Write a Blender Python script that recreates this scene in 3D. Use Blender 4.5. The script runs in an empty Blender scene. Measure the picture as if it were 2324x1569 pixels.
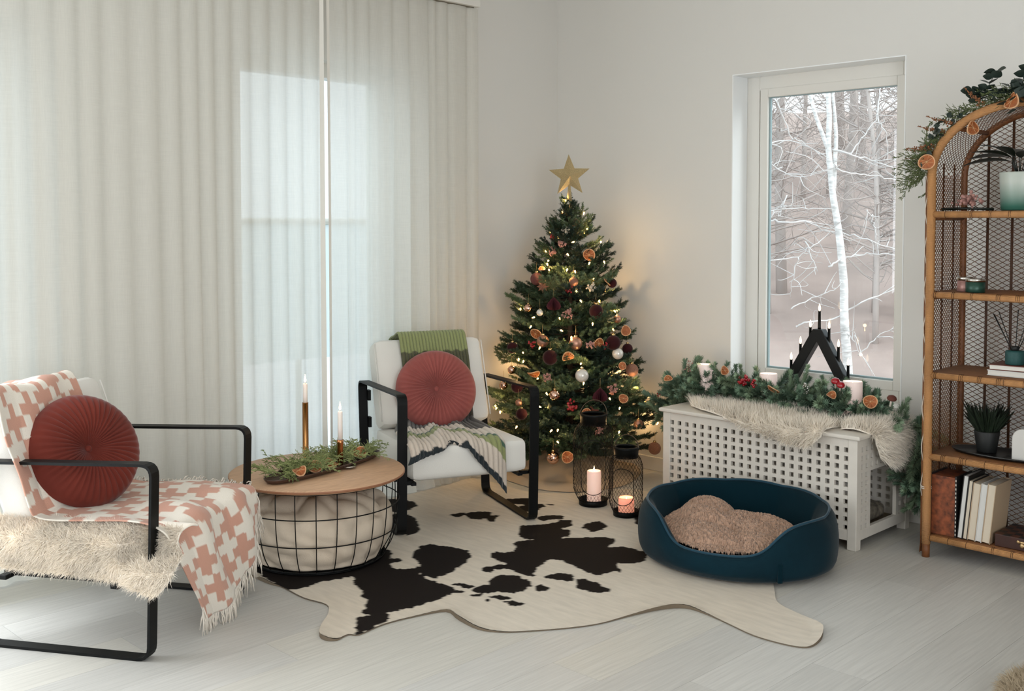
import bpy, math, random
import numpy as np
from mathutils import Matrix, Vector, Euler
S = bpy.context.scene
COL = S.collection
PI = math.pi
R = random.Random(7)
NR = np.random.RandomState(11)

# ------------------------------------------------------------------ camera, world, lights, exposure
FPX, W_, H_ = 2423.3, 2324.0, 1569.0
YAW, PITCH = 0.782686, 0.041785
cd = bpy.data.cameras.new('camera'); cam = bpy.data.objects.new('camera', cd); COL.objects.link(cam)
cp, sp = math.cos(PITCH), math.sin(PITCH)
F0 = Vector((-math.sin(YAW), math.cos(YAW), 0)); RT = Vector((math.cos(YAW), math.sin(YAW), 0)); UP = Vector((0, 0, 1))
FW = F0*cp - UP*sp; U2 = UP*cp + F0*sp
M = Matrix((RT, U2, -FW)).transposed().to_4x4(); M.translation = Vector((4.354, -4.763, 1.37))
cam.matrix_world = M
cd.sensor_fit = 'HORIZONTAL'; cd.sensor_width = 36; cd.lens = FPX/W_*36; cd.shift_y = (612.4 - H_/2)/W_; cd.clip_start = .05; cd.clip_end = 300
S.camera = cam
S.view_settings.view_transform = 'Standard'; S.view_settings.look = 'None'; S.view_settings.gamma = 1; S.view_settings.use_curve_mapping = False
S.view_settings.exposure = 0.77
S.cycles.use_denoising = True
S.cycles.max_bounces = 10; S.cycles.diffuse_bounces = 5; S.cycles.transparent_max_bounces = 24
S.cycles.sample_clamp_indirect = 4.0
S.cycles.caustics_reflective = False; S.cycles.caustics_refractive = False

wd = bpy.data.worlds.new('overcast'); S.world = wd; wd.use_nodes = True
bg = wd.node_tree.nodes['Background']; bg.inputs[0].default_value = (.86, .94, 1, 1); bg.inputs[1].default_value = 1.45

def area(name, loc, rot, sx, sy, power, color):
    l = bpy.data.lights.new(name, 'AREA'); l.shape = 'RECTANGLE'; l.size = sx; l.size_y = sy; l.energy = power; l.color = color
    o = bpy.data.objects.new(name, l); COL.objects.link(o); o.location = loc; o.rotation_euler = rot; return o
# daylight of the left and far right windows outside the frame; the back lamp is added fill
area('daylight_side_window', (.34, -4.55, 1.12), (0, -PI/2, 0), 2.1, 2.2, 50, (.89, .94, 1))
area('back_fill_light', (2.6, -6.85, 1.35), (PI/2, 0, 0), 4.4, 2.3, 14, (.90, .95, 1))
area('daylight_right_window', (5.82, -4.4, 1.3), (0, PI/2, 0), 2.2, 2.6, 56, (.90, .94, 1))

# soft sun added to brighten the window reveal, low and to the right outside
sl_ = bpy.data.lights.new('reveal_fill_sun', 'SUN'); sl_.energy = 1.2; sl_.angle = math.radians(30); sl_.color = (1, .97, .93)
so_ = bpy.data.objects.new('reveal_fill_sun', sl_); COL.objects.link(so_); so_.rotation_euler = Vector((.90, .24, .36)).to_track_quat('Z', 'Y').to_euler()

# ------------------------------------------------------------------ materials
def lin(h):
    h = h.lstrip('#'); c = [int(h[i:i+2], 16)/255 for i in (0, 2, 4)]
    return tuple(x/12.92 if x <= .04045 else ((x+.055)/1.055)**2.4 for x in c) + (1,)
MATS = {}
def mat(name, col, rough=.6, metal=0, bump=0, bscale=40, var=0, vscale=6, sheen=0, emit=0, ecol=None, sss=0, stretch=None, attr=None, spec=.5, coat=0, trans=0):
    """principled material: optional noise colour variation, bump, or a colour attribute"""
    m = bpy.data.materials.new(name); m.use_nodes = True; nt = m.node_tree; b = nt.nodes['Principled BSDF']
    c = lin(col) if isinstance(col, str) else col
    b.inputs['Base Color'].default_value = c; b.inputs['Roughness'].default_value = rough; b.inputs['Metallic'].default_value = metal
    b.inputs['Specular IOR Level'].default_value = spec
    if sheen: b.inputs['Sheen Weight'].default_value = sheen; b.inputs['Sheen Roughness'].default_value = .4
    if coat: b.inputs['Coat Weight'].default_value = coat
    if trans: b.inputs['Transmission Weight'].default_value = trans
    if sss: b.inputs['Subsurface Weight'].default_value = sss; b.inputs['Subsurface Radius'].default_value = (.02, .01, .006); b.inputs['Subsurface Scale'].default_value = 1
    if emit: b.inputs['Emission Color'].default_value = lin(ecol) if ecol else c; b.inputs['Emission Strength'].default_value = emit
    tc = nt.nodes.new('ShaderNodeTexCoord'); src = tc.outputs['Object']
    if stretch:
        mp = nt.nodes.new('ShaderNodeMapping'); mp.inputs['Scale'].default_value = stretch; nt.links.new(src, mp.inputs[0]); src = mp.outputs[0]
    if attr:
        a = nt.nodes.new('ShaderNodeAttribute'); a.attribute_name = attr; base = a.outputs['Color']; nt.links.new(base, b.inputs['Base Color'])
    else: base = None
    if var:
        n = nt.nodes.new('ShaderNodeTexNoise'); n.inputs['Scale'].default_value = vscale; n.inputs['Detail'].default_value = 5; nt.links.new(src, n.inputs['Vector'])
        mr = nt.nodes.new('ShaderNodeMapRange'); mr.inputs['From Min'].default_value = .3; mr.inputs['From Max'].default_value = .7
        mr.inputs['To Min'].default_value = 1-var; mr.inputs['To Max'].default_value = 1+var; nt.links.new(n.outputs['Fac'], mr.inputs['Value'])
        mx = nt.nodes.new('ShaderNodeMix'); mx.data_type = 'RGBA'; mx.blend_type = 'MULTIPLY'; mx.inputs['Factor'].default_value = 1
        if base: nt.links.new(base, mx.inputs[6])
        else: mx.inputs[6].default_value = c
        nt.links.new(mr.outputs[0], mx.inputs[7]); nt.links.new(mx.outputs[2], b.inputs['Base Color'])
    if bump:
        n2 = nt.nodes.new('ShaderNodeTexNoise'); n2.inputs['Scale'].default_value = bscale; n2.inputs['Detail'].default_value = 4; nt.links.new(src, n2.inputs['Vector'])
        bp = nt.nodes.new('ShaderNodeBump'); bp.inputs['Strength'].default_value = bump; bp.inputs['Distance'].default_value = .004
        nt.links.new(n2.outputs['Fac'], bp.inputs['Height']); nt.links.new(bp.outputs[0], b.inputs['Normal'])
    MATS[name] = m; return m

def wrapmat(name, col, freq, dark=.55):
    """rattan wrapped round a pole: fine rings across the pole's long axis (z of object space) with a few dark bindings"""
    m = mat(name, col, .55, var=.18, vscale=30, stretch=(1, 1, .25)); nt = m.node_tree; b = nt.nodes['Principled BSDF']
    tc = nt.nodes.new('ShaderNodeTexCoord'); w = nt.nodes.new('ShaderNodeTexWave'); w.bands_direction = 'Z'; w.inputs['Scale'].default_value = freq; w.inputs['Distortion'].default_value = 1.2
    nt.links.new(tc.outputs['Object'], w.inputs['Vector'])
    bp = nt.nodes.new('ShaderNodeBump'); bp.inputs['Strength'].default_value = .6; bp.inputs['Distance'].default_value = .003
    nt.links.new(w.outputs['Fac'], bp.inputs['Height']); nt.links.new(bp.outputs[0], b.inputs['Normal']); return m

M_wall = mat('wall_paint', '#dddbd6', .9, bump=.05, bscale=300)
M_ceil = mat('ceiling_paint', '#e4e2dc', .9)
M_trim = mat('white_lacquer', '#e2dfd8', .45)
M_reveal = mat('reveal_paint', '#e6e4de', .7)
M_brightboard = mat('reveal_bright_boards', '#f3f5f5', .6)  # paler than the wall, stands in for daylight on the reveal
M_white = mat('white_metal_rail', '#e0ddd6', .5)
M_black = mat('black_powder_coat', '#050606', .5, spec=.2)
M_blackwood = mat('black_painted_wood', '#080a0a', .45, spec=.3)
M_uph = mat('white_upholstery', '#dfdcd5', .9, bump=.25, bscale=500, sheen=.2)
M_terra = mat('terracotta_velvet', '#682a20', .85, var=.18, vscale=9, sheen=.22, spec=.2)
M_rose = mat('rose_velvet', '#934f49', .85, var=.15, vscale=9, sheen=.3, spec=.2)
M_throw = mat('woven_throw', '#ffffff', .9, attr='Col', bump=.4, bscale=420, sheen=.2)
M_knit = mat('knitted_throw', '#ffffff', .95, attr='Col', bump=.6, bscale=260, sheen=.3)
M_fringe = mat('cotton_fringe', '#d8cfc2', .9)
M_fur = mat('cream_wool', '#f6ecdd', .8, var=.12, vscale=14, sheen=.4)
M_fur2 = mat('ivory_wool', '#f6eddf', .8, var=.1, vscale=14, sheen=.4)
M_hide = mat('cow_hide', '#ffffff', .8, attr='Col', bump=.4, bscale=700, spec=.12, var=.07, vscale=9, stretch=(1, 5, 1))
M_hideedge = mat('hide_backing', '#6d604f', .9)
M_oak = mat('oak_veneer', '#bd9878', .5, var=.14, vscale=5, stretch=(30, 3, 3))
M_oakedge = mat('oak_edge', '#8e5f42', .55)
M_walnut = mat('dark_walnut', '#4a3428', .5, var=.25, vscale=6, stretch=(4, 30, 30))
M_linen = mat('beige_linen', '#c6b7a4', .95, bump=.3, bscale=300, var=.06, vscale=8)
M_brass = mat('brass', '#b3814f', .22, metal=1)
M_copper = mat('copper_brass', '#bd8055', .18, metal=1)
M_silver = mat('silver', '#c9c4bd', .2, metal=1)
M_wax = mat('ivory_wax', '#efe4dc', .5, sss=.25)
M_waxlit = mat('lit_wax', '#f3d9cf', .5, emit=.2, ecol='#ffc9b0', sss=.2)
M_waxlit2 = mat('lit_wax_low', '#f2b9a4', .5, emit=.26, ecol='#ff9f7c', sss=.2)
M_led = mat('led_wax', '#f3e3dc', .55, emit=.1, ecol='#ffd9cf')
M_flame = mat('flame', '#ffb060', .5, emit=9, ecol='#ffd9a0')
M_wick = mat('wick', '#1a1410', .9)
M_thuja = mat('cypress_green', '#8f9862', .7, var=.35, vscale=25)
M_thujad = mat('cypress_dark', '#717d4a', .7, var=.35, vscale=25)
M_spruce = mat('spruce_needles', '#34482f', .6, var=.4, vscale=9)
M_spruce2 = mat('spruce_needles_light', '#62734f', .6, var=.35, vscale=9)
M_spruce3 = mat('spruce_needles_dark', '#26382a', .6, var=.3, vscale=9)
M_garl = mat('garland_needles', '#869b7e', .6, var=.35, vscale=12)
M_garl2 = mat('garland_needles_dark', '#627a64', .6, var=.35, vscale=12)
M_twig = mat('brown_twig', '#4b3826', .8)
M_gold = mat('gold_glitter', '#d4bd8e', .38, metal=.55, bump=1, bscale=900, var=.3, vscale=400)
M_bR = mat('rose_gold_matt', '#b98a74', .38, metal=.75)
M_bG = mat('rose_gold_glitter', '#b07e68', .4, metal=.6, bump=1, bscale=700, var=.3, vscale=300)
M_bM = mat('mauve_glitter', '#7f4a44', .5, metal=.4, bump=1, bscale=700, var=.3, vscale=300)
M_bD = mat('burgundy_velvet', '#300a0e', .85, sheen=.15, spec=.2)
M_bW = mat('pearl_white', '#dcd6cc', .2, metal=.15, coat=.6)
M_bC = mat('mercury_rose_glass', '#d9b09a', .06, metal=1)
M_cap = mat('bauble_cap_gold', '#c6a878', .25, metal=1)
M_string = mat('gold_thread', '#b99d68', .5, metal=.4)
M_orange = mat('dried_orange_flesh', '#9a5528', .6, var=.3, vscale=60)
M_peel = mat('dried_orange_peel', '#cfa077', .65, var=.15, vscale=50)
M_pith = mat('dried_orange_pith', '#d8ae7e', .7)
M_berry = mat('red_berry', '#9c0f1d', .25, coat=.5)
M_blossom = mat('cream_blossom', '#d3c6b2', .8)
M_pink = mat('dusty_pink_blossom', '#b2857b', .8)
M_wine = mat('burgundy_paper', '#4c1420', .75)
M_bulb = mat('warm_bulb', '#ffd08a', .4, emit=14, ecol='#ffb95e')
M_bulbw = mat('bridge_bulb', '#ffe7c4', .3, emit=2.2, ecol='#ffdcae')
M_cane = mat('cinnamon', '#5e2f22', .8)
M_teal = mat('teal_velvet', '#03222c', .85, spec=.15, var=.2, vscale=7, sheen=.12, bump=.2, bscale=300)
M_tealp = mat('teal_piping', '#07384a', .8, sheen=.2)
M_tealin = mat('teal_velvet_dark', '#032029', .9, spec=.1, sheen=.1)
M_teddy = mat('teddy_fleece', '#b08f79', .95, var=.22, vscale=70, sheen=.3, bump=1, bscale=130)
M_cage = mat('white_painted_wood', '#d6d0c6', .5, var=.04, vscale=12)
M_mat = mat('patterned_mat', '#6f675a', .95, var=.5, vscale=40)
M_rat = wrapmat('wrapped_rattan', '#bb8755', 90)
M_ratd = mat('rattan_brown', '#7a4a26', .55, var=.25, vscale=30)
M_ratl = mat('rattan_lattice', '#6e4526', .55, var=.3, vscale=30)
M_ratu = mat('rattan_upright', '#4a2c18', .6, var=.3, vscale=60)
M_reed = mat('rattan_shelf_reed', '#80532f', .6, var=.25, vscale=20, stretch=(2, 60, 2))
M_eu = mat('eucalyptus_leaf', '#27342c', .55, var=.2, vscale=20)
M_leafd = mat('dark_foliage', '#10180f', .4)
M_grass = mat('dark_grass', '#1c2a18', .6, var=.3, vscale=30)
M_potb = mat('black_pot', '#121413', .6)
M_tray = mat('black_tray', '#141110', .35)
M_ceramic = mat('white_ceramic', '#cfccc6', .5)
M_rust = mat('rust_dried_flower', '#8a5a3a', .8, var=.2, vscale=40)
M_paper = mat('paper_edges', '#cfc2ae', .85, var=.08, vscale=3, stretch=(1, 90, 1))
M_plank = [mat('washed_oak_plank_%s' % n, c, .42, bump=.15, bscale=30, var=.09, vscale=5, stretch=(22, .9, 1), spec=.45) for n, c in (('pale', '#c2c0bb'), ('grey', '#bcbab5'), ('warm', '#c4c1b9'))]
M_subfloor = mat('floor_joint', '#a29c92', .8)
M_tarp = mat('white_tarpaulin', '#dbe6ea', .6)
_nt = M_tarp.node_tree; _tl = _nt.nodes.new('ShaderNodeBsdfTranslucent'); _tl.inputs[0].default_value = lin('#e3ecee'); _mx = _nt.nodes.new('ShaderNodeMixShader'); _mx.inputs[0].default_value = .6
_nt.links.new(_nt.nodes['Principled BSDF'].outputs[0], _mx.inputs[1]); _nt.links.new(_tl.outputs[0], _mx.inputs[2]); _nt.links.new(_mx.outputs[0], _nt.nodes['Material Output'].inputs[0])
M_snow = mat('forest_litter', '#ae9b93', .9, var=.15, vscale=.8); M_yard = mat('snowy_meadow', '#c3c6c9', .9, var=.05, vscale=.8)
M_birch = mat('birch_bark', '#d2d0ce', .8, var=.3, vscale=5, stretch=(1.5, 1.5, 7))
M_palebranch = mat('pale_branch', '#cbc7c5', .85)  # pale birch branches, with haze put into their colour
M_wood = mat('hazy_bark', '#bbb1ac', .95, var=.1, vscale=2)  # haze is put into the pale bark and twig colours
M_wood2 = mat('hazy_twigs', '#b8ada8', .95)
# ------------------------------------------------------------------ measured outlines and positions (metres)
RUG=[(0.799,-2.567),(0.873,-2.565),(0.932,-2.554),(1.091,-2.564),(1.205,-2.546),(1.282,-2.592),(1.352,-2.669),(1.428,-2.731),(1.475,-2.738),(1.501,-2.712),(1.49,-2.659),(1.516,-2.633),(1.502,-2.52),(1.52,-2.398),(1.56,-2.286),(1.647,-2.306),(1.761,-2.319),(1.838,-2.28),(1.896,-2.212),(1.972,-2.097),(2.021,-1.992),(2.049,-1.859),(2.087,-1.731),(2.14,-1.66),(2.223,-1.657),(2.329,-1.68),(2.454,-1.711),(2.566,-1.705),(2.63,-1.677),(2.636,-1.609),(2.609,-1.53),(2.561,-1.467),(2.454,-1.427),(2.346,-1.379),(2.263,-1.265),(2.105,-1.059),(1.742,-0.825),(1.438,-0.732),(1.223,-0.617),(1.035,-0.442),(0.877,-0.497),(0.775,-0.725),(0.591,-0.858),(0.359,-0.852),(0.157,-0.887),(-0.055,-0.955),(-0.223,-1.003),(-0.211,-1.168),(-0.153,-1.361),(-0.047,-1.58),(0.088,-1.858),(0.285,-2.18),(0.507,-2.448),(0.677,-2.555)]
SPOTS=[[(0.65,-2.511),(0.971,-2.567),(0.995,-2.424),(1.023,-2.313),(1.018,-2.288),(1.111,-2.349),(1.173,-2.366),(1.217,-2.399),(1.308,-2.439),(1.364,-2.508),(1.398,-2.501),(1.389,-2.551),(1.511,-2.641),(1.515,-2.614),(1.489,-2.502),(1.442,-2.447),(1.42,-2.452),(1.438,-2.399),(1.454,-2.294),(1.443,-2.174),(1.419,-2.121),(1.36,-2.1),(1.269,-2.11),(1.228,-2.101),(1.172,-2.079),(1.202,-2.092),(1.268,-2.077),(1.261,-1.999),(1.232,-1.932),(1.195,-1.842),(1.138,-1.77),(1.038,-1.756),(0.937,-1.796),(0.912,-1.846),(0.976,-1.955),(1.087,-2.008),(1.11,-2.053),(1.072,-2.113),(1.029,-2.111),(0.995,-2.078),(1.01,-2.04),(0.978,-2.024),(0.948,-2.04),(0.891,-1.992),(0.839,-1.994),(0.764,-2.069),(0.715,-2.215),(0.543,-2.337),(0.521,-2.456)],[(0.993,-1.333),(1.013,-1.296),(1.067,-1.201),(1.058,-1.139),(1.096,-1.102),(1.161,-1.166),(1.164,-1.238),(1.207,-1.234),(1.258,-1.293),(1.236,-1.384),(1.166,-1.454),(1.104,-1.446)],[(1.15,-1.533),(1.171,-1.46),(1.284,-1.305),(1.374,-1.205),(1.437,-1.195),(1.492,-1.295),(1.525,-1.252),(1.598,-1.24),(1.671,-1.265),(1.71,-1.366),(1.676,-1.422),(1.651,-1.448),(1.739,-1.516),(1.708,-1.525),(1.696,-1.558),(1.691,-1.606),(1.605,-1.605),(1.516,-1.581),(1.454,-1.574),(1.425,-1.603),(1.459,-1.707),(1.522,-1.795),(1.484,-1.812),(1.405,-1.804),(1.361,-1.803),(1.331,-1.766),(1.271,-1.757),(1.205,-1.727),(1.201,-1.674),(1.236,-1.649),(1.221,-1.589)],[(1.3,-1.864),(1.314,-1.828),(1.359,-1.85),(1.36,-1.893)],[(1.318,-1.824),(1.327,-1.784),(1.369,-1.796),(1.361,-1.839)],[(1.194,-1.134),(1.183,-1.068),(1.201,-1.026),(1.274,-1.054),(1.293,-1.109),(1.295,-1.163),(1.25,-1.163)],[(0.96,-1.189),(0.963,-1.124),(1.014,-1.073),(1.056,-1.111),(1.025,-1.154),(1.016,-1.205)],[(1.439,-1.962),(1.418,-1.887),(1.448,-1.847),(1.522,-1.838),(1.576,-1.866),(1.605,-1.937),(1.584,-1.996),(1.531,-2.011)],[(1.466,-2.074),(1.449,-2.012),(1.472,-1.981),(1.534,-1.987),(1.537,-2.043),(1.503,-2.076)],[(1.363,-2.077),(1.384,-2.044),(1.443,-2.039),(1.429,-2.072),(1.394,-2.079)],[(1.413,-2.135),(1.43,-2.099),(1.46,-2.1),(1.447,-2.14)],[(1.608,-1.886),(1.6,-1.842),(1.653,-1.849),(1.664,-1.889),(1.638,-1.903)],[(1.556,-1.77),(1.558,-1.717),(1.58,-1.682),(1.631,-1.687),(1.669,-1.745),(1.629,-1.752),(1.591,-1.768)],[(1.683,-1.739),(1.675,-1.685),(1.745,-1.677),(1.834,-1.709),(1.825,-1.757),(1.767,-1.776),(1.724,-1.771)],[(1.5,-2.099),(1.519,-2.072),(1.539,-2.091),(1.519,-2.11)],[(1.559,-2.078),(1.583,-2.036),(1.629,-2.028),(1.617,-2.069)],[(1.572,-2.103),(1.592,-2.09),(1.601,-2.111)],[(1.637,-2.076),(1.654,-2.04),(1.711,-2.046),(1.684,-2.083)],[(0.625,-1.429),(0.653,-1.357),(0.69,-1.408),(0.675,-1.442)],[(0.672,-1.383),(0.678,-1.314),(0.731,-1.273),(0.793,-1.324),(0.773,-1.404)],[(0.784,-1.333),(0.802,-1.284),(0.851,-1.356),(0.837,-1.383)],[(0.604,-1.089),(0.639,-0.999),(0.721,-0.938),(0.767,-0.996),(0.821,-0.989),(0.861,-1.067),(0.849,-1.143),(0.767,-1.129),(0.744,-1.052),(0.673,-1.122)],[(0.819,-0.978),(0.842,-0.948),(0.854,-0.97)],[(1.252,-0.837),(1.188,-0.677),(1.194,-0.605),(1.367,-0.753),(1.476,-0.938),(1.428,-0.986)],[(-0.019,-1.349),(0.077,-1.291),(0.167,-1.348),(0.161,-1.425)],[(0.2,-1.457),(0.323,-1.403),(0.405,-1.456),(0.42,-1.57),(0.341,-1.585)],[(0.433,-1.62),(0.54,-1.576),(0.742,-1.724),(0.713,-1.808),(0.555,-1.74)]]
ORN=[('o',(0.526,-0.427,1.384),0.026),
('w',(0.515,-0.496,1.335),0.028),
('k',(0.449,-0.524,1.313),0.021),
('p',(0.53,-0.542,1.269),0.028),
('o',(0.64,-0.447,1.212),0.033),
('p',(0.487,-0.578,1.229),0.028),
('M',(0.437,-0.638,1.083),0.034),
('G',(0.638,-0.568,1.073),0.025),
('S',(0.497,-0.655,1.045),0.030),
('k',(0.631,-0.598,1.036),0.023),
('o',(0.705,-0.378,1.072),0.028),
('D',(0.704,-0.333,1.059),0.026),
('o',(0.455,-0.617,1.138),0.019),
('w',(0.699,-0.501,1.046),0.030),
('F',(0.593,-0.673,0.955),0.039),
('C',(0.45,-0.716,0.931),0.023),
('W',(0.534,-0.716,0.913),0.018),
('D',(0.755,-0.523,0.921),0.037),
('p',(0.667,-0.648,0.907),0.032),
('R',(0.793,-0.397,0.875),0.021),
('o',(0.802,-0.335,0.811),0.030),
('o',(0.53,-0.744,0.805),0.032),
('R',(0.577,-0.739,0.768),0.032),
('D',(0.379,-0.763,0.719),0.030),
('k',(0.515,-0.76,0.753),0.023),
('R',(0.722,-0.646,0.761),0.034),
('o',(0.791,-0.544,0.758),0.030),
('p',(0.767,-0.592,0.752),0.027),
('D',(0.63,-0.74,0.688),0.039),
('o',(0.705,-0.687,0.694),0.032),
('D',(0.818,-0.459,0.757),0.039),
('k',(0.808,-0.511,0.745),0.021),
('W',(0.835,-0.443,0.7),0.030),
('D',(0.83,-0.356,0.718),0.028),
('C',(0.409,-0.8,0.608),0.021),
('o',(0.562,-0.793,0.602),0.034),
('p',(0.635,-0.772,0.584),0.029),
('W',(0.773,-0.655,0.6),0.035),
('G',(0.86,-0.355,0.608),0.034),
('o',(0.854,-0.427,0.636),0.021),
('C',(0.367,-0.818,0.524),0.023),
('D',(0.474,-0.825,0.529),0.032),
('C',(0.687,-0.768,0.502),0.029),
('k',(0.762,-0.727,0.453),0.031),
('F',(0.846,-0.597,0.498),0.041),
('p',(0.868,-0.518,0.531),0.034),
('o',(0.893,-0.468,0.474),0.025),
('R',(0.929,-0.387,0.335),0.025),
('G',(0.878,-0.18,0.169),0.034),
('D',(0.532,-0.85,0.396),0.030),
('R',(0.503,-0.842,0.451),0.018),
('C',(0.658,-0.747,0.172),0.034),
('o',(0.722,-0.708,0.179),0.032),
('o',(0.821,-0.674,0.415),0.025),
('n',(0.842,-0.637,0.429),0.027),
('p',(0.869,-0.633,0.326),0.027)]
BULBS=[(0.445,-0.416,1.505),(0.441,-0.439,1.435),(0.517,-0.35,1.432),(0.4,-0.492,1.33),(0.553,-0.361,1.344),(0.494,-0.526,1.299),(0.577,-0.414,1.319),(0.568,-0.497,1.279),(0.588,-0.29,1.276),(0.444,-0.574,1.228),(0.575,-0.542,1.212),(0.478,-0.593,1.179),(0.482,-0.602,1.159),(0.649,-0.457,1.165),(0.644,-0.325,1.168),(0.5,-0.608,1.131),(0.591,-0.569,1.132),(0.624,-0.54,1.122),(0.497,-0.637,1.071),(0.685,-0.463,1.083),(0.657,-0.566,1.028),(0.524,-0.702,0.925),(0.69,-0.568,0.972),(0.737,-0.475,0.967),(0.774,-0.393,0.915),(0.488,-0.719,0.884),(0.481,-0.732,0.834),(0.634,-0.671,0.884),(0.651,-0.674,0.823),(0.752,-0.548,0.854),(0.737,-0.48,0.971),(0.793,-0.429,0.821),(0.695,-0.65,0.786),(0.559,-0.745,0.73),(0.461,-0.766,0.7),(0.473,-0.778,0.654),(0.75,-0.638,0.656),(0.579,-0.781,0.577),(0.31,-0.779,0.549),(0.778,-0.648,0.557),(0.299,-0.811,0.405),(0.312,-0.818,0.394),(0.642,-0.776,0.503),(0.659,-0.786,0.44),(0.618,-0.802,0.438),(0.598,-0.815,0.418),(0.863,-0.539,0.476),(0.889,-0.493,0.424),(0.873,-0.355,0.526),(0.823,-0.163,0.444),(0.871,-0.253,0.427),(0.496,-0.853,0.322),(0.687,-0.795,0.321),(0.717,-0.777,0.325),(0.703,-0.758,0.26),(0.871,-0.535,0.266),(0.894,-0.502,0.302),(0.864,-0.139,0.295),(0.863,-0.479,0.205)]
BIRCH={'fork':[(-2.419,7.236,3.108),(-2.396,7.252,2.983),(-2.339,7.293,2.719),(-2.284,7.337,2.525),(-2.218,7.389,2.303)],
'stem':[(-2.225,7.435,3.191),(-2.199,7.448,2.983),(-2.171,7.459,2.691),(-2.153,7.461,2.442),(-2.155,7.443,2.164),(-2.154,7.423,1.803)],
'trunk':[(-2.262,7.413,3.441),(-2.239,7.409,2.997),(-2.22,7.41,2.691),(-2.22,7.39,2.358),(-2.191,7.401,2.053),(-2.162,7.411,1.748),(-2.126,7.433,1.498),(-2.088,7.455,1.22),(-2.06,7.466,0.943),(-2.03,7.476,0.61),(-2.022,7.467,0.332),(-2.003,7.468,0.027),(-1.975,7.479,-0.279),(-1.957,7.48,-0.556),(-1.937,7.484,-0.834)],
'A':[(-2.773,6.809,1.47),(-2.708,6.938,1.429),(-2.494,6.973,1.401),(-2.361,7.199,1.415),(-2.287,7.428,1.303),(-2.068,7.645,1.261),(-1.778,7.602,1.18),(-1.611,7.798,1.097),(-1.412,7.925,1.029)],
'B':[(-2.7,6.922,2.939),(-2.592,6.848,2.814),(-2.584,7.023,2.579),(-2.561,7.12,2.445),(-2.443,7.077,2.409),(-2.24,7.433,2.167)],
'C':[(-2.212,7.433,2.305),(-1.951,7.449,2.238),(-1.868,7.754,2.179),(-1.687,7.804,2.118),(-1.579,7.974,2.052),(-1.453,8.042,2.022)],
'D':[(-1.814,7.917,3.06),(-1.788,7.814,2.69),(-1.686,7.787,2.543),(-1.705,7.923,2.387),(-1.73,7.984,2.141)],
'E':[(-2.125,7.388,2.105),(-2.072,7.402,2.049),(-1.937,7.603,1.996),(-1.816,7.954,1.976),(-1.54,8.24,1.892)],
'F':[(-2.774,6.901,2.167),(-2.749,7.019,2.101),(-2.618,7.12,2.002),(-2.387,7.15,1.968),(-2.14,7.279,2.047)],
'G':[(-2.59,7.051,1.735),(-2.611,6.982,1.609),(-2.605,6.896,1.456)],
'H':[(-2.722,6.726,1.538),(-2.664,6.862,1.553),(-2.429,7.124,1.581),(-2.113,7.352,1.572)],
'I':[(-2.144,7.288,0.848),(-2.054,7.454,0.943),(-1.935,7.746,0.995),(-1.739,7.826,1.011),(-1.421,8.011,0.959)],
'J':[(-2.461,6.938,0.351),(-2.295,7.185,0.472),(-2.103,7.275,0.56),(-1.999,7.385,0.67)],
'K':[(-2.432,7.053,0.11),(-2.289,7.018,0.177),(-2.095,7.381,0.221),(-1.886,7.548,0.391),(-1.741,7.846,0.508),(-1.473,8.137,0.647)],
'L':[(-2.74,6.869,0.927),(-2.484,7.126,0.983),(-2.302,7.182,1.11),(-2.222,7.394,1.248),(-2.099,7.386,1.387)],
'M':[(-2.393,7.179,1.164),(-2.29,7.164,0.944),(-2.264,7.231,0.791)],
'N':[(-2.378,6.967,0.988),(-2.437,6.969,0.724),(-2.573,7.128,0.461)],
'O':[(-1.823,7.623,1.552),(-1.837,7.801,1.484),(-1.797,7.814,1.331),(-1.782,7.85,1.164)],
'P':[(-2.767,6.835,2.358),(-2.572,7.085,2.416),(-2.25,7.171,2.266),(-2.141,7.277,2.184)],
'Q':[(-1.995,7.478,2.214),(-1.877,7.588,2.433),(-1.76,7.697,2.679),(-1.731,7.75,2.873)],
'R':[(-2.064,7.437,0.136),(-1.846,7.484,-0.129),(-1.783,7.844,-0.576)],
'S':[(-1.913,7.619,-0.23),(-1.703,7.783,-0.002),(-1.552,8.011,0.132)]}
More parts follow.
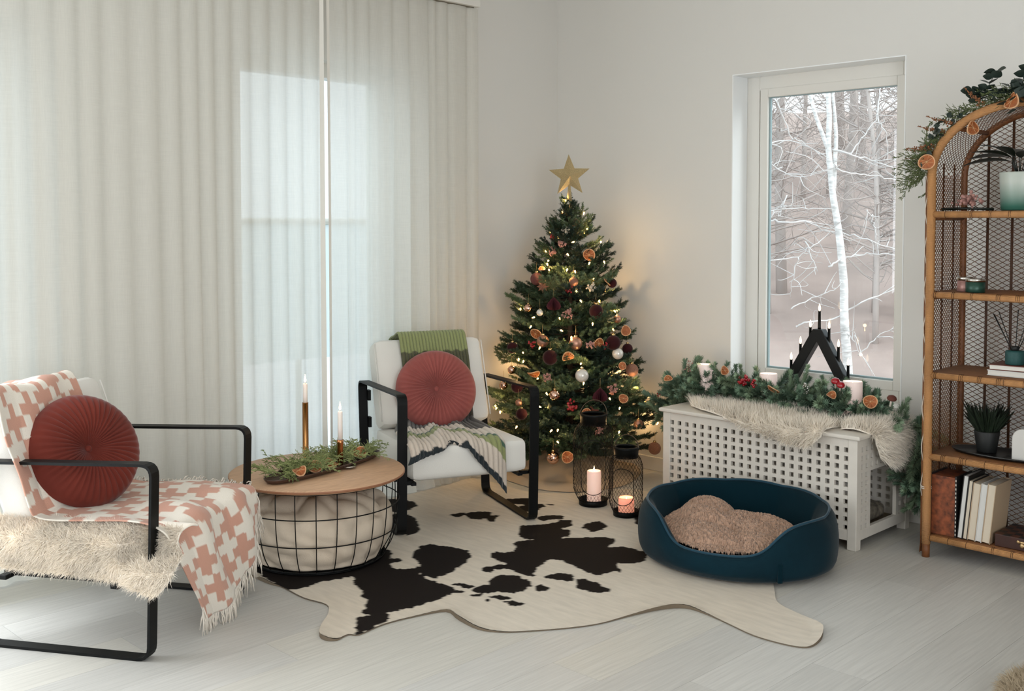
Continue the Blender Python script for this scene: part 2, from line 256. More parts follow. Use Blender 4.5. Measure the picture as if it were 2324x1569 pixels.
ORN_LABELS = ['at the very top below the star', 'near the top of the tree left of centre', 'at the upper left edge below the cream flowers', 'below the top red berries', 'with a pale face in the upper right of the tree', 'at the upper left above the mauve bauble',
 'on the upper left edge of the tree', 'in the upper middle of the tree', 'on the left just below the mauve bauble', 'in the upper middle below the rose bauble', 'at the upper right edge in front of a dark bauble', 'at the upper right edge behind an orange slice', 'above the mauve bauble at the left edge', 'right of centre below the upper right orange', 'in the left upper third of the tree',
 'high on the left edge of the tree', 'small one on the left above the oranges', 'in the upper right half beside pink flowers', 'in the middle above the central light', 'small one near the right edge above an orange slice', 'on the right edge at mid height', 'at mid left beside a rose bauble', 'at mid left below an orange slice', 'on the left edge at mid height', 'at mid left behind the rose bauble', 'in the very middle of the tree', 'seen edge on right of the central rose bauble', 'right of the central rose bauble', 'left of the central hanging orange slice', 'hanging in the centre right of the dark velvet bauble', 'at mid right above a white bauble', 'at mid right beside the dark bauble', 'at mid right, smaller of the two white ones', 'on the right edge behind the white bauble', 'on the left edge over the armrest', 'seen edge on at lower left of centre', 'beside the lower left orange slice', 'large one low in the centre of the tree', 'on the lower right edge of the tree', 'small one beside the glittered bauble at right', 'low on the left edge beside the armrest', 'low left behind the armrest corner', 'in the lower middle left of the red berries', 'in the lower middle of the tree', 'hanging above the taller lantern', 'right of the lower paper fan', 'at lower right near the lit bulb', 'low on the right near the crate garland', 'lowest one at right hanging beside the crate', 'lowest one behind the armrest of the chair', 'small one low behind the armrest', 'lowest one in the middle hanging over the skirt', 'lowest one hanging beside the lowest mirrored bauble', 'just above the rim of the taller lantern', 'over the taller lantern', 'seen through the neck of the taller lantern']
# ------------------------------------------------------------------ mesh helpers
class MB:
    def __init__(s): s.v = []; s.f = []; s.n = 0; s.m = []; s.c = []
    def add(s, V, Fc, mi=0, col=None):
        V = np.asarray(V, float).reshape(-1, 3); s.v.append(V)
        o = s.n; s.f += [tuple(i+o for i in f) for f in Fc]; s.m += [mi]*len(Fc); s.n += len(V)
        if col is not None: s.c.append(np.asarray(col, float).reshape(-1, 3))
        return s
    def box(s, c, d, rot=None, mi=0):
        x, y, z = [q/2 for q in d]
        V = np.array([(a*x, b*y, e*z) for e in (-1, 1) for b in (-1, 1) for a in (-1, 1)])
        if rot is not None: V = V @ np.array(Euler(rot).to_matrix()).T
        return s.add(V + np.array(c), [(0, 2, 3, 1), (4, 5, 7, 6), (0, 1, 5, 4), (2, 6, 7, 3), (0, 4, 6, 2), (1, 3, 7, 5)], mi)
    def tube(s, P, r, n=6, closed=False, cap=True, mi=0):
        P = np.asarray(P, float); k = len(P); rr = np.broadcast_to(np.asarray(r, float), (k,))
        if closed: T = np.roll(P, -1, 0) - np.roll(P, 1, 0)
        else:
            T = np.gradient(P, axis=0)
        T /= np.linalg.norm(T, axis=1)[:, None] + 1e-12
        up = np.array([0, 0, 1.]) if abs(T[0][2]) < .9 else np.array([1., 0, 0])
        ang = np.arange(n)/n*2*PI; V = []
        a = np.cross(T[0], up); a /= np.linalg.norm(a)
        for i in range(k):
            a = a - T[i]*(a @ T[i]); a /= np.linalg.norm(a) + 1e-12; b = np.cross(T[i], a)
            V.append(P[i] + rr[i]*(np.cos(ang)[:, None]*a + np.sin(ang)[:, None]*b))
        Fc = []
        for i in range(k if closed else k-1):
            j = (i+1) % k
            for q in range(n):
                w = (q+1) % n; Fc.append((i*n+q, i*n+w, j*n+w, j*n+q))
        if cap and not closed: Fc += [tuple(range(n))[::-1], tuple((k-1)*n+q for q in range(n))]
        return s.add(np.concatenate(V), Fc, mi)
    def lathe(s, prof, n=24, c=(0, 0, 0), ripple=None, mi=0):
        V = []; k = len(prof); ang = np.arange(n)/n*2*PI
        for (r, z) in prof:
            q = r*(1 + (ripple(ang) if ripple else 0)); V.append(np.stack([q*np.cos(ang), q*np.sin(ang), np.full(n, z)], 1))
        Fc = [(i*n+q, i*n+(q+1) % n, (i+1)*n+(q+1) % n, (i+1)*n+q) for i in range(k-1) for q in range(n)]
        if prof[0][0] > 1e-6: Fc.append(tuple(range(n))[::-1])
        if prof[-1][0] > 1e-6: Fc.append(tuple((k-1)*n+q for q in range(n)))
        return s.add(np.concatenate(V)+np.array(c), Fc, mi)
    def ball(s, c, r, nu=12, nv=8, sc=(1, 1, 1), mi=0):
        th = np.linspace(0, PI, nv+1)
        return s.lathe_s([(max(r*math.sin(t), 1e-7), -r*math.cos(t)) for t in th], nu, c, sc, mi)
    def lathe_s(s, prof, n, c, sc, mi=0):
        o = len(s.v); s.lathe(prof, n, (0, 0, 0), None, mi); s.v[o] = s.v[o]*np.array(sc)+np.array(c); return s
    def grid(s, G, mi=0, col=None, flip=False, wrap=False):
        G = np.asarray(G, float); a, b = G.shape[:2]
        Fc = []
        for i in range(a-1):
            for j in range(b if wrap else b-1):
                k = (j+1) % b; q = (i*b+j, i*b+k, (i+1)*b+k, (i+1)*b+j); Fc.append(q[::-1] if flip else q)
        return s.add(G.reshape(-1, 3), Fc, mi, None if col is None else np.asarray(col).reshape(-1, 3))
    def prism(s, pts, z0, z1, mi=0):
        n = len(pts); V = [(x, y, z0) for x, y in pts] + [(x, y, z1) for x, y in pts]
        return s.add(V, [tuple(range(n))[::-1], tuple(range(n, 2*n))] + [(i, (i+1) % n, n+(i+1) % n, n+i) for i in range(n)], mi)
    def xf(s, mtx):
        A = np.array(mtx); s.v = [V @ A[:3, :3].T + A[:3, 3] for V in s.v]; return s
    def mesh(s, name, mats, smooth=True):
        V = np.concatenate(s.v) if s.v else np.zeros((0, 3)); me = bpy.data.meshes.new(name); me.from_pydata(V.tolist(), [], s.f)
        for q in (mats if isinstance(mats, (list, tuple)) else [mats]): me.materials.append(q)
        if len(me.materials) > 1: me.polygons.foreach_set('material_index', s.m)
        me.polygons.foreach_set('use_smooth', [smooth]*len(me.polygons))
        if s.c:
            c = np.concatenate(s.c); c = np.concatenate([c, np.ones((len(c), 1))], 1)
            at = me.color_attributes.new('Col', 'FLOAT_COLOR', 'POINT'); at.data.foreach_set('color', c.ravel())
        return me
    def build(s, name, mats, parent=None, smooth=True, bevel=0, seg=2, world=False, loc=None, kind=None, label=None, sub=0, thick=0):
        if world and parent is not None:
            inv = parent_matrix(parent).inverted(); s.xf(inv)
        o = bpy.data.objects.new(name, s.mesh(name, mats, smooth)); COL.objects.link(o)
        if parent is not None: o.parent = parent
        if loc is not None: o.location = loc
        if thick: m = o.modifiers.new('thick', 'SOLIDIFY'); m.thickness = thick; m.offset = 0
        if bevel: m = o.modifiers.new('bevel', 'BEVEL'); m.width = bevel; m.segments = seg; m.limit_method = 'ANGLE'; m.angle_limit = .6
        if sub: m = o.modifiers.new('sub', 'SUBSURF'); m.levels = sub; m.render_levels = sub
        if kind: o['kind'] = kind
        if label: o['label'] = label
        return o
def parent_matrix(o):
    m = Matrix.Translation(o.location) @ o.rotation_euler.to_matrix().to_4x4()
    return parent_matrix(o.parent) @ m if o.parent else m
def inst(name, me, parent, loc=(0, 0, 0), rot=(0, 0, 0), sc=1, kind=None):
    o = bpy.data.objects.new(name, me); COL.objects.link(o); o.parent = parent; o.location = loc; o.rotation_euler = rot
    o.scale = (sc,)*3 if not hasattr(sc, '__len__') else sc
    if kind: o['kind'] = kind
    return o
def thing(name, label, cat, loc=(0, 0, 0), rz=0, group=None, rot=None):
    o = bpy.data.objects.new(name, None); COL.objects.link(o); o.empty_display_size = .05
    o.location = loc; o.rotation_euler = rot if rot is not None else (0, 0, rz); return tag(o, label, cat, group)
def tag(o, label, cat, group=None):
    o['label'] = label; o['category'] = cat
    if group: o['group'] = group
    return o
def structure(o): o['kind'] = 'structure'; return o
def align(d, roll=0.):
    """euler that turns +x onto direction d"""
    q = Vector(d).to_track_quat('X', 'Z'); return (q.to_matrix() @ Matrix.Rotation(roll, 3, 'X')).to_euler()
def alignz(d):
    return Vector(d).to_track_quat('Z', 'Y').to_euler()
def spline(P, n):
    """Catmull-Rom through the points"""
    P = np.asarray(P, float); k = len(P); Q = np.vstack([2*P[0]-P[1], P, 2*P[-1]-P[-2]]); t = np.linspace(0, k-1-1e-9, n); i = t.astype(int); u = (t-i)[:, None]
    a, b, c, d = Q[i], Q[i+1], Q[i+2], Q[i+3]
    return .5*((2*b)+(-a+c)*u+(2*a-5*b+4*c-d)*u**2+(-a+3*b-3*c+d)*u**3)
def roundpath(P, r, n=6, closed=True):
    P = [np.array(p, float) for p in P]; k = len(P); out = []
    for i in range(k):
        if not closed and i in (0, k-1): out.append(P[i]); continue
        a, b, c = P[i-1], P[i], P[(i+1) % k]; u = (a-b)/np.linalg.norm(a-b); w = (c-b)/np.linalg.norm(c-b)
        p0, p1 = b+u*r, b+w*r
        for t in np.linspace(0, 1, n): out.append((1-t)**2*p0+2*t*(1-t)*b+t*t*p1)
    return np.array(out)
def softbox(d, r, n=10, puff=0., puffy=0.):
    """cushion block centred at 0: rounded edges, swollen faces"""
    m = MB(); d = np.array(d)/2; idx = {}
    t = np.linspace(-1, 1, n); t = np.sign(t)*np.abs(t)**.8
    for ax in range(3):
        for sg in (-1, 1):
            A, B = np.meshgrid(t, t, indexing='ij'); V = np.zeros((n, n, 3)); V[..., ax] = sg; V[..., (ax+1) % 3] = A; V[..., (ax+2) % 3] = B
            P = V*d; inner = np.clip(P, -(d-r), d-r); q = P-inner; ln = np.linalg.norm(q, axis=-1, keepdims=True); P = np.where(ln > 1e-9, inner+q/np.maximum(ln, 1e-9)*r, P)
            w = (1-A**2)*(1-B**2); P[..., ax] += sg*w*(puff if ax == 2 else puffy)
            m.grid(P, flip=(sg < 0))
    return m
def noise3(P, k, seed=0):
    """cheap smooth value: sum of sines, for lumps and folds"""
    r = np.random.RandomState(seed); P = np.asarray(P, float); o = 0
    for i in range(6):
        w = r.normal(size=3)*k; o = o + np.sin(P @ w + r.uniform(0, 6.28))*(.9 if i < 3 else .5)
    return o/4.
def strands(P, N, ln, w=.0022, lean=None, rand=.5, seg=3, curl=.3, seed=0, grav=.4):
    """wool: tapering ribbons from points P along normals N"""
    r = np.random.RandomState(seed); n = len(P); N = N/np.linalg.norm(N, axis=1)[:, None]
    C = np.stack([noise3(P, 38, seed+i) for i in range(3)], 1)*curl
    D = N + C + r.normal(size=(n, 3))*rand*.45
    if lean is not None: D = D + np.asarray(lean)
    D /= np.linalg.norm(D, axis=1)[:, None]; L = ln*r.uniform(.6, 1.15, n)[:, None]
    side = np.cross(D, r.normal(size=(n, 3))); side /= np.linalg.norm(side, axis=1)[:, None]
    V = []; pos = P.copy()
    for k in range(seg+1):
        ww = w*(1-k/seg)*.5 + (.0001 if k == seg else 0)
        V += [pos-side*ww, pos+side*ww]
        D = D + np.array([0, 0, -grav])*.45 + r.normal(size=(n, 3))*rand*.22; D /= np.linalg.norm(D, axis=1)[:, None]
        pos = pos + D*L/seg
    V = np.stack(V, 1); m = 2*(seg+1); base = (np.arange(n)*m)[:, None]
    Fc = []
    for k in range(seg): Fc.append(base+np.array([2*k, 2*k+1, 2*k+3, 2*k+2]))
    Fc = np.stack(Fc, 1).reshape(-1, 4)
    return V.reshape(-1, 3), Fc.tolist()
def surf_samples(G, n, seed=0, mask=None):
    G = np.asarray(G); r = np.random.RandomState(seed); a, b = G.shape[:2]
    e1 = G[1:, :-1]-G[:-1, :-1]; e2 = G[:-1, 1:]-G[:-1, :-1]; N = np.cross(e1, e2); A = np.linalg.norm(N, axis=-1)
    p = A.ravel()/A.sum(); k = r.choice(len(p), n, p=p); i, j = k//(b-1), k % (b-1); u, v = r.rand(n, 1), r.rand(n, 1)
    P = G[i, j]*(1-u)*(1-v)+G[i+1, j]*u*(1-v)+G[i, j+1]*(1-u)*v+G[i+1, j+1]*u*v
    return P, N[i, j]/(A[i, j][:, None]+1e-12)
def wool(name, G, n, ln, m, parent, flip=1, **kw):
    P, N = surf_samples(G, n, kw.get('seed', 0)); V, Fc = strands(P, N*flip, ln, **kw)
    b = MB(); b.add(V, Fc); return b.build(name, m, parent, kind='stuff')
def point_light(name, parent, loc, power, color, rad=.01):
    l = bpy.data.lights.new(name, 'POINT'); l.energy = power; l.color = color; l.shadow_soft_size = rad
    o = bpy.data.objects.new(name, l); COL.objects.link(o); o.parent = parent; o.location = loc; return o
# ------------------------------------------------------------------ the room shell
HC, TH = 2.85, .20
XR, YB = 5.9, -7.0
floor = MB().box((XR/2-.1, YB/2+.1, -.06), (XR+.6, -YB+.6, .1)).build('floor', M_subfloor); structure(floor)
pl_me = {}
PW = .193
def plank_mesh(L, k):
    if (L, k) not in pl_me:
        m = MB().box((0, 0, 0), (PW-.0007, L-.0009, .0096)); pl_me[(L, k)] = m.mesh('plank', M_plank[k], False)
    return pl_me[(L, k)]
# boards run along y, parallel to the left wall; end joints staggered row by row
row = 0; x = 0.
while x < XR:
    y = 0.; first = [.62, 1.05, .31, .86, .48][row % 5]; L = first
    while y > YB:
        L = min(L, y-YB)
        if L > .05:
            inst('plank', plank_mesh(round(L, 3), (row*7+int(-y*3)) % 3), floor, (x+PW/2, y-L/2, -.0052))
        y -= L; L = 1.29
    x += PW; row += 1
def wall_hole(name, axis, u0, u1, holes, h, sgn):
    """wall in the plane axis=0, thickness outward (sgn), with rectangular openings (u0,u1,z0,z1) sorted along u"""
    m = MB()
    def bx(a, b, z0, z1):
        if b-a < 1e-4 or z1-z0 < 1e-4: return
        if axis == 'y': m.box(((a+b)/2, sgn*TH/2, (z0+z1)/2), (b-a, TH, z1-z0))
        else: m.box((sgn*TH/2, (a+b)/2, (z0+z1)/2), (TH, b-a, z1-z0))
    c = u0
    for (a, b, z0, z1) in holes:
        bx(c, a, -.02, h); bx(a, b, -.02, z0); bx(a, b, z1, h); c = b
    bx(c, u1, -.02, h)
    return structure(m.build(name, M_wall, smooth=False))
wall_hole('wall_right', 'y', -TH, XR, [(1.232, 2.163, .52, 2.149)], HC, 1)
wall_hole('wall_left', 'x', YB, 0, [(-5.62, -3.14, .0, 2.177), (-2.162, -1.211, .0, 2.177)], HC, -1)
structure(MB().box((XR+TH/2, YB/2, HC/2), (TH, -YB+.5, HC+.04)).build('wall_far_right', M_wall, smooth=False))
structure(MB().box((XR/2, YB-TH/2, HC/2), (XR+.5, TH, HC+.04)).build('wall_back', M_wall, smooth=False))
structure(MB().box((XR/2, YB/2, HC+.05), (XR+.6, -YB+.6, .1)).build('ceiling', M_ceil, smooth=False))
for nm, c, d in (('baseboard_right', (XR/2, -.007, .038), (XR, .014, .076)), ('baseboard_left', (.007, -.6, .038), (.014, 1.19, .076)), ('baseboard_left', (.007, -2.65, .038), (.014, .96, .076))):
    structure(MB().box(c, d).build(nm, M_trim, bevel=.003, smooth=False))
# glass: a clear sheet that passes light straight and mirrors a little at grazing angles
gm = bpy.data.materials.new('window_glass'); gm.use_nodes = True; nt = gm.node_tree; nt.nodes.clear()
o_ = nt.nodes.new('ShaderNodeOutputMaterial'); mx = nt.nodes.new('ShaderNodeMixShader'); tr = nt.nodes.new('ShaderNodeBsdfTransparent'); gl = nt.nodes.new('ShaderNodeBsdfGlossy'); fr = nt.nodes.new('ShaderNodeMath'); lw = nt.nodes.new('ShaderNodeLayerWeight'); pw_ = nt.nodes.new('ShaderNodeMath')
tr.inputs[0].default_value = (.93, .96, .96, 1); gl.inputs['Roughness'].default_value = .0; pw_.operation = 'POWER'; pw_.inputs[1].default_value = 5; nt.links.new(lw.outputs['Facing'], pw_.inputs[0]); lw.inputs['Blend'].default_value = .5; fr.operation = 'MULTIPLY_ADD'; fr.inputs[1].default_value = .9; fr.inputs[2].default_value = .035; nt.links.new(pw_.outputs[0], fr.inputs[0])
nt.links.new(fr.outputs[0], mx.inputs[0]); nt.links.new(tr.outputs[0], mx.inputs[1]); nt.links.new(gl.outputs[0], mx.inputs[2]); nt.links.new(mx.outputs[0], o_.inputs[0])
def rect_frame(m, x0, x1, z0, z1, w, y0, y1):
    for (a, b, c, d) in ((x0, x0+w, z0, z1), (x1-w, x1, z0, z1), (x0+w, x1-w, z0, z0+w), (x0+w, x1-w, z1-w, z1)):
        m.box(((a+b)/2, (y0+y1)/2, (c+d)/2), (b-a, y1-y0, d-c))
# window_1 in the right wall
w1 = thing('window_1', '', 'x'); [w1.pop(k, None) for k in ('label', 'category')]; structure(w1); w1.location = (1.232, .136, .52)
m = MB(); rect_frame(m, 1.232, 2.163, .52, 2.149, .077, .136, .195)
m.build('window_frame', M_trim, w1, smooth=False, world=True, bevel=.003)
m = MB(); rect_frame(m, 1.316, 2.105, .576, 2.08, .046, .13, .172)
m.build('window_sash', M_trim, w1, smooth=False, world=True, bevel=.004)
m = MB(); rect_frame(m, 1.358, 2.077, .62, 2.041, .011, .146, .162)
m.build('glazing_bead', mat('glazing_seal', '#8fa3a6', .4), w1, smooth=False, world=True)
for yy in (.154,): MB().box((1.7175, yy, 1.331), (.70, .003, 1.40)).build('window_pane', gm, w1, smooth=False, world=True)
m = MB(); m.box((1.306, .15, 1.33), (.012, .012, 1.5)); m.box((1.71, .15, 2.0835), (.80, .012, .008)); m.build('sash_seal', mat('seal_brown', '#6d6350', .7), w1, smooth=False, world=True)
MB().box((1.6975, .064, .514), (.931, .145, .016)).build('window_sill', M_reveal, w1, smooth=False, world=True, bevel=.002)
m = MB(); m.box((1.2345, .066, 1.3345), (.005, .136, 1.629)); m.box((2.1605, .066, 1.3345), (.005, .136, 1.629)); m.box((1.6975, .066, 2.1465), (.92, .136, .005))  # thin pale boards added to brighten the reveal faces
m.build('reveal_bright_boards', M_brightboard, w1, smooth=False, world=True)
# window_2 (balcony door height) behind the curtains, window_3 the same kind further left
for nm, y0, y1 in (('window_2', -2.162, -1.211), ('window_3', -5.62, -3.14)):
    w = bpy.data.objects.new(nm, None); COL.objects.link(w); structure(w); w.location = (-.13, y0, 0)
    m = MB(); rect_frame(m, y0, y1, .0, 2.177, .07, .1, .2); m.xf(Matrix(((0, -1, 0, 0), (1, 0, 0, 0), (0, 0, 1, 0), (0, 0, 0, 1)))); m.build('window_frame', M_trim, w, smooth=False, world=True)
    MB().box((-.15, (y0+y1)/2, 1.09), (.004, y1-y0-.13, 2.05)).build('window_pane', gm, w, smooth=False, world=True)

# ------------------------------------------------------------------ curtains and rail
rail = thing('curtain_rail', 'white curtain rail boxed along the top of the left wall', 'curtain rail', (.07, -.776, 2.54))
m = MB(); m.box((.075, -3.35, 2.565), (.15, 5.15, .05)); m.build('fascia', M_white, rail, smooth=False, world=True, bevel=.004)
MB().box((.115, -3.35, 2.537), (.02, 5.1, .008)).build('track', mat('track_grey', '#6c6455', .6), rail, smooth=False, world=True)
cm = bpy.data.materials.new('sheer_linen'); cm.use_nodes = True; nt = cm.node_tree; nt.nodes.clear()
o_ = nt.nodes.new('ShaderNodeOutputMaterial'); a1 = nt.nodes.new('ShaderNodeMixShader'); a2 = nt.nodes.new('ShaderNodeMixShader')
df = nt.nodes.new('ShaderNodeBsdfDiffuse'); tl = nt.nodes.new('ShaderNodeBsdfTranslucent'); tp = nt.nodes.new('ShaderNodeBsdfTransparent')
df.inputs[0].default_value = lin('#eeece5'); tl.inputs[0].default_value = lin('#f0efea'); tp.inputs[0].default_value = (.97, .97, .96, 1)
a1.inputs[0].default_value = .5; nt.links.new(df.outputs[0], a1.inputs[1]); nt.links.new(tl.outputs[0], a1.inputs[2])
tc = nt.nodes.new('ShaderNodeTexCoord'); fac = []
for sc in ((1, 150, 9), (1, 7, 190)):   # loose weave: slubs along and across the cloth
    mp = nt.nodes.new('ShaderNodeMapping'); mp.inputs['Scale'].default_value = sc; n = nt.nodes.new('ShaderNodeTexNoise'); n.inputs['Scale'].default_value = 1.6; n.inputs['Detail'].default_value = 3
    nt.links.new(tc.outputs['Object'], mp.inputs[0]); nt.links.new(mp.outputs[0], n.inputs['Vector']); fac.append(n)
ad = nt.nodes.new('ShaderNodeMath'); ad.operation = 'ADD'; nt.links.new(fac[0].outputs['Fac'], ad.inputs[0]); nt.links.new(fac[1].outputs['Fac'], ad.inputs[1])
mr = nt.nodes.new('ShaderNodeMapRange'); mr.inputs['From Min'].default_value = .7; mr.inputs['From Max'].default_value = 1.3; mr.inputs['To Min'].default_value = .24; mr.inputs['To Max'].default_value = .18
nt.links.new(ad.outputs[0], mr.inputs['Value']); nt.links.new(mr.outputs[0], a2.inputs[0])
nt.links.new(a1.outputs[0], a2.inputs[1]); nt.links.new(tp.outputs[0], a2.inputs[2]); nt.links.new(a2.outputs[0], o_.inputs[0])
M_sheer = cm
M_hem = mat('curtain_hem', '#e9e6de', .9)
def curtain(name, ya, yb, seed, label):
    t = thing(name, label, 'curtain', (.13, (ya+yb)/2, 2.53), group='sheer curtains on the left wall')
    r = np.random.RandomState(seed); nz = 46; ny = int(abs(yb-ya)/.0085); zz = np.linspace(2.533, .004, nz); u = np.linspace(0, 1, ny)
    k = abs(yb-ya)/.10; ph = u*k*2*PI; warp = 1.5*np.sin(u*11+seed)+1.1*np.sin(u*23+2*seed)+.8*np.sin(u*47+seed)
    G = np.zeros((nz, ny, 3)); am = r.uniform(.55, 1.25, int(k)+3)[np.clip((u*k).astype(int), 0, int(k)+2)]
    am = np.convolve(np.pad(am, 12, 'edge'), np.ones(25)/25, 'valid')
    for i, z in enumerate(zz):
        d = 1-z/2.533; A = (.008+.009*min(1, d*1.6))*am
        f = np.sin(ph+warp*(1+.35*d)+.5*np.sin(d*3+seed)*d); f = np.sign(f)*np.abs(f)**.75
        x = .125+.012*d+A*f+.006*d*np.sin(ph*.37+seed); s = .012*np.cos(ph+warp)*am
        if d > .965: x = x+.03*(d-.965)/.035
        G[i, :, 0] = x; G[i, :, 1] = ya+(yb-ya)*u+s*(1 if ya > yb else -1)*.4; G[i, :, 2] = z
    # the inner edges swing slightly apart half way down
    e = np.exp(-((G[..., 1]+1.77)/.05)**2); G[..., 1] += np.sign(G[..., 1].mean()+1.77)*e*.003*np.sin(np.clip((2.53-G[..., 2])/2.2, 0, 1)*PI)
    MB().grid(G).build('cloth', M_sheer, t, world=True)
    Hm = G[-5:, :, :].copy(); Hm[..., 0] += .0015
    ed = 0 if abs(ya+1.77) < abs(yb+1.77) else -1
    E2 = np.stack([G[:, ed], G[:, ed]+(G[:, (3 if ed == 0 else -4)]-G[:, ed])], 1); E2[..., 0] += .0012
    MB().grid(E2).build('side_hem', M_hem, t, world=True, kind=None)
    return t
curtain('sheer_curtain', -.775, -1.765, 3, 'right sheer white curtain panel hanging behind the white armchair with the rose cushion')
curtain('sheer_curtain', -1.772, -5.85, 5, 'wide left sheer white curtain panel running behind the blanket covered armchair')
# ------------------------------------------------------------------ outside: wood, birch, tarpaulin
GZ = -.85
def gz(x, y):
    d = np.hypot(x-1, np.where(y > 0, y, y*.5)); return GZ + np.clip((d-11)/20, 0, 1)**1.3*6.0 + .12*noise3(np.stack([x, y, 0*x], -1), .5, 4)
xs = np.linspace(-34, 12, 70); ys = np.concatenate([np.linspace(-18, .4, 12), np.linspace(1.5, 40, 60)])
X, Y = np.meshgrid(xs, ys, indexing='ij'); Z = gz(X, Y)
Z = np.where(Y < .3, GZ, Z); X2 = X
lf = np.clip((-.9*Y-3-X)/4, 0, 1); Z = GZ+(Z-GZ)*(1+2.2*lf); GG = np.stack([X, Y, Z], -1); b_ = GG.shape[1]
fw, fy = [], []
for i in range(GG.shape[0]-1):
    for j in range(b_-1): (fy if (GG[i, j, 1] < 1 or GG[i, j, 0] < -.9*GG[i, j, 1]-3) else fw).append((i*b_+j, (i+1)*b_+j, (i+1)*b_+j+1, i*b_+j+1))
for nm, ff, mm in (('forest_ground', fw, M_snow), ('meadow_ground', fy, M_yard)): msk = MB(); msk.add(GG.reshape(-1, 3), ff); structure(msk.build(nm, mm))
def bare_tree(seed, h, r0, twn, tm):
    r = np.random.RandomState(seed); tr_ = MB(); tw = MB()
    P = np.array([[0, 0, 0], [r.normal(0, .1), r.normal(0, .1), h*.35], [r.normal(0, .2), r.normal(0, .2), h*.7], [r.normal(0, .3), r.normal(0, .3), h]])
    P = spline(P, 12); tr_.tube(P, np.linspace(r0, r0*.15, 12), 7)
    for i in range(twn):
        t = r.uniform(.12, .98); k = min(10, int(t*11)); b = P[k]+(P[k+1]-P[k])*(t*11-k if k < 11 else 0)
        a = r.uniform(0, 6.28); L = r.uniform(.5, 2.0)*(1.15-t); up = r.uniform(-.1, .8)
        d = np.array([math.cos(a), math.sin(a), up]); q = np.array([b, b+d*L*.5+r.normal(size=3)*.08*L, b+d*L+np.array([0, 0, L*r.uniform(-.2, .3)])])
        q = spline(q, 5); tw.tube(q, np.linspace(.016, .004, 5)*(.6+L*.35), 3, cap=False)
        for j in range(5):
            s0 = q[r.randint(1, 5)]; d2 = d*r.uniform(.2, .8)+r.normal(size=3)*.6; L2 = L*r.uniform(.2, .55); s1 = s0+d2*L2
            tw.tube(np.array([s0, (s0+s1)/2+r.normal(size=3)*.05*L2, s1]), [.006, .005, .0025], 3, cap=False)
    return tr_.mesh('trunk', tm), tw.mesh('twigs', M_wood2)
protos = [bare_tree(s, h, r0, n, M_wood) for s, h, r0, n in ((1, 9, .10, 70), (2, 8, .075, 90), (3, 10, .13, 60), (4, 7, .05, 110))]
rr = np.random.RandomState(21)
for i in range(60):
    d = rr.uniform(12.5, 28); a = math.radians(rr.uniform(96, 137)); x = 1.7+d*math.cos(a)*1.0; y = d*math.sin(a)
    if abs(x+1.95) < .35 and abs(y-7.5) < 1: continue
    t = thing('bare_tree', 'hazy leafless tree among its likes in the pale wood outside the window', 'tree', (x, y, float(gz(np.array(x), np.array(y)))-.05), rr.uniform(0, 6.28), 'bare trees in the wood outside')
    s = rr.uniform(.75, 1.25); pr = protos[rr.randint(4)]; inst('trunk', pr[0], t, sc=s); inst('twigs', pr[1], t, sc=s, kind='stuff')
t = thing('birch_tree', 'white barked birch tree with forked trunk seen through the window', 'tree', (-1.94, 7.48, -.86))
m = MB(); P = spline(BIRCH['trunk'], 30); m.tube(P, np.linspace(.028, .062, 30), 10); m.build('trunk', M_birch, t, world=True)
for k, rads in (('fork', (.018, .03)), ('stem', (.018, .03))): m = MB(); m.tube(spline(BIRCH[k], 16), np.linspace(*rads, 16), 8); m.build('limb', M_birch, t, world=True)
r = np.random.RandomState(5); tw = MB()
for k, v in BIRCH.items():
    if k in ('trunk', 'fork', 'stem'): continue
    n = 4*len(v); P = spline(v, n)+r.normal(size=(n, 3))*.008; m = MB(); th = .013 if k in 'ACEIK' else .009
    m.tube(P, np.linspace(th, th*.45, n), 5); m.build('branch', M_palebranch, t, world=True)
    for j in range(7):
        s0 = P[r.randint(1, n)]; q = s0+np.array([r.normal(0, .25), r.normal(0, .2), r.normal(0, .16)]); c = (s0+q)/2+r.normal(size=3)*.05
        tw.tube(spline([s0, c, q], 6), np.linspace(.007, .003, 6), 3, cap=False)
tw.build('twigs', M_palebranch, t, kind='stuff', world=True)
# balcony rail covered with a white tarpaulin outside the balcony door
t = thing('covered_railing', 'white tarpaulin stretched over a railing outside the curtained window', 'railing', (-.75, -1.9, 0))
m = MB(); y_ = np.linspace(-3.6, -.2, 50); z_ = np.linspace(.60, 1.38, 16); Yg, Zg = np.meshgrid(y_, z_, indexing='ij')
Xg = -.8+.02*np.abs(np.sin((Yg*1.6+Zg*2.2)*3))+.012*noise3(np.stack([Yg, Zg, Zg*0], -1), 4, 2); m.grid(np.stack([Xg, Yg, Zg], -1)); m.build('tarpaulin', M_tarp, t, world=True)
m = MB(); m.tube([(-.8, -3.6, 1.39), (-.8, -.2, 1.39)], .022, 8); m.build('top_rail', M_white, t, world=True)
for yy in (-3.5, -2.4, -1.3, -.3): MB().tube([(-.82, yy, -.1), (-.82, yy, 1.38)], .02, 6).build('post', M_white, t, world=True)
structure(MB().box((-1.2, -2.6, -.06), (2.0, 6.6, .1)).build('balcony_deck', mat('snowy_deck', '#d7dade', .9), smooth=False))
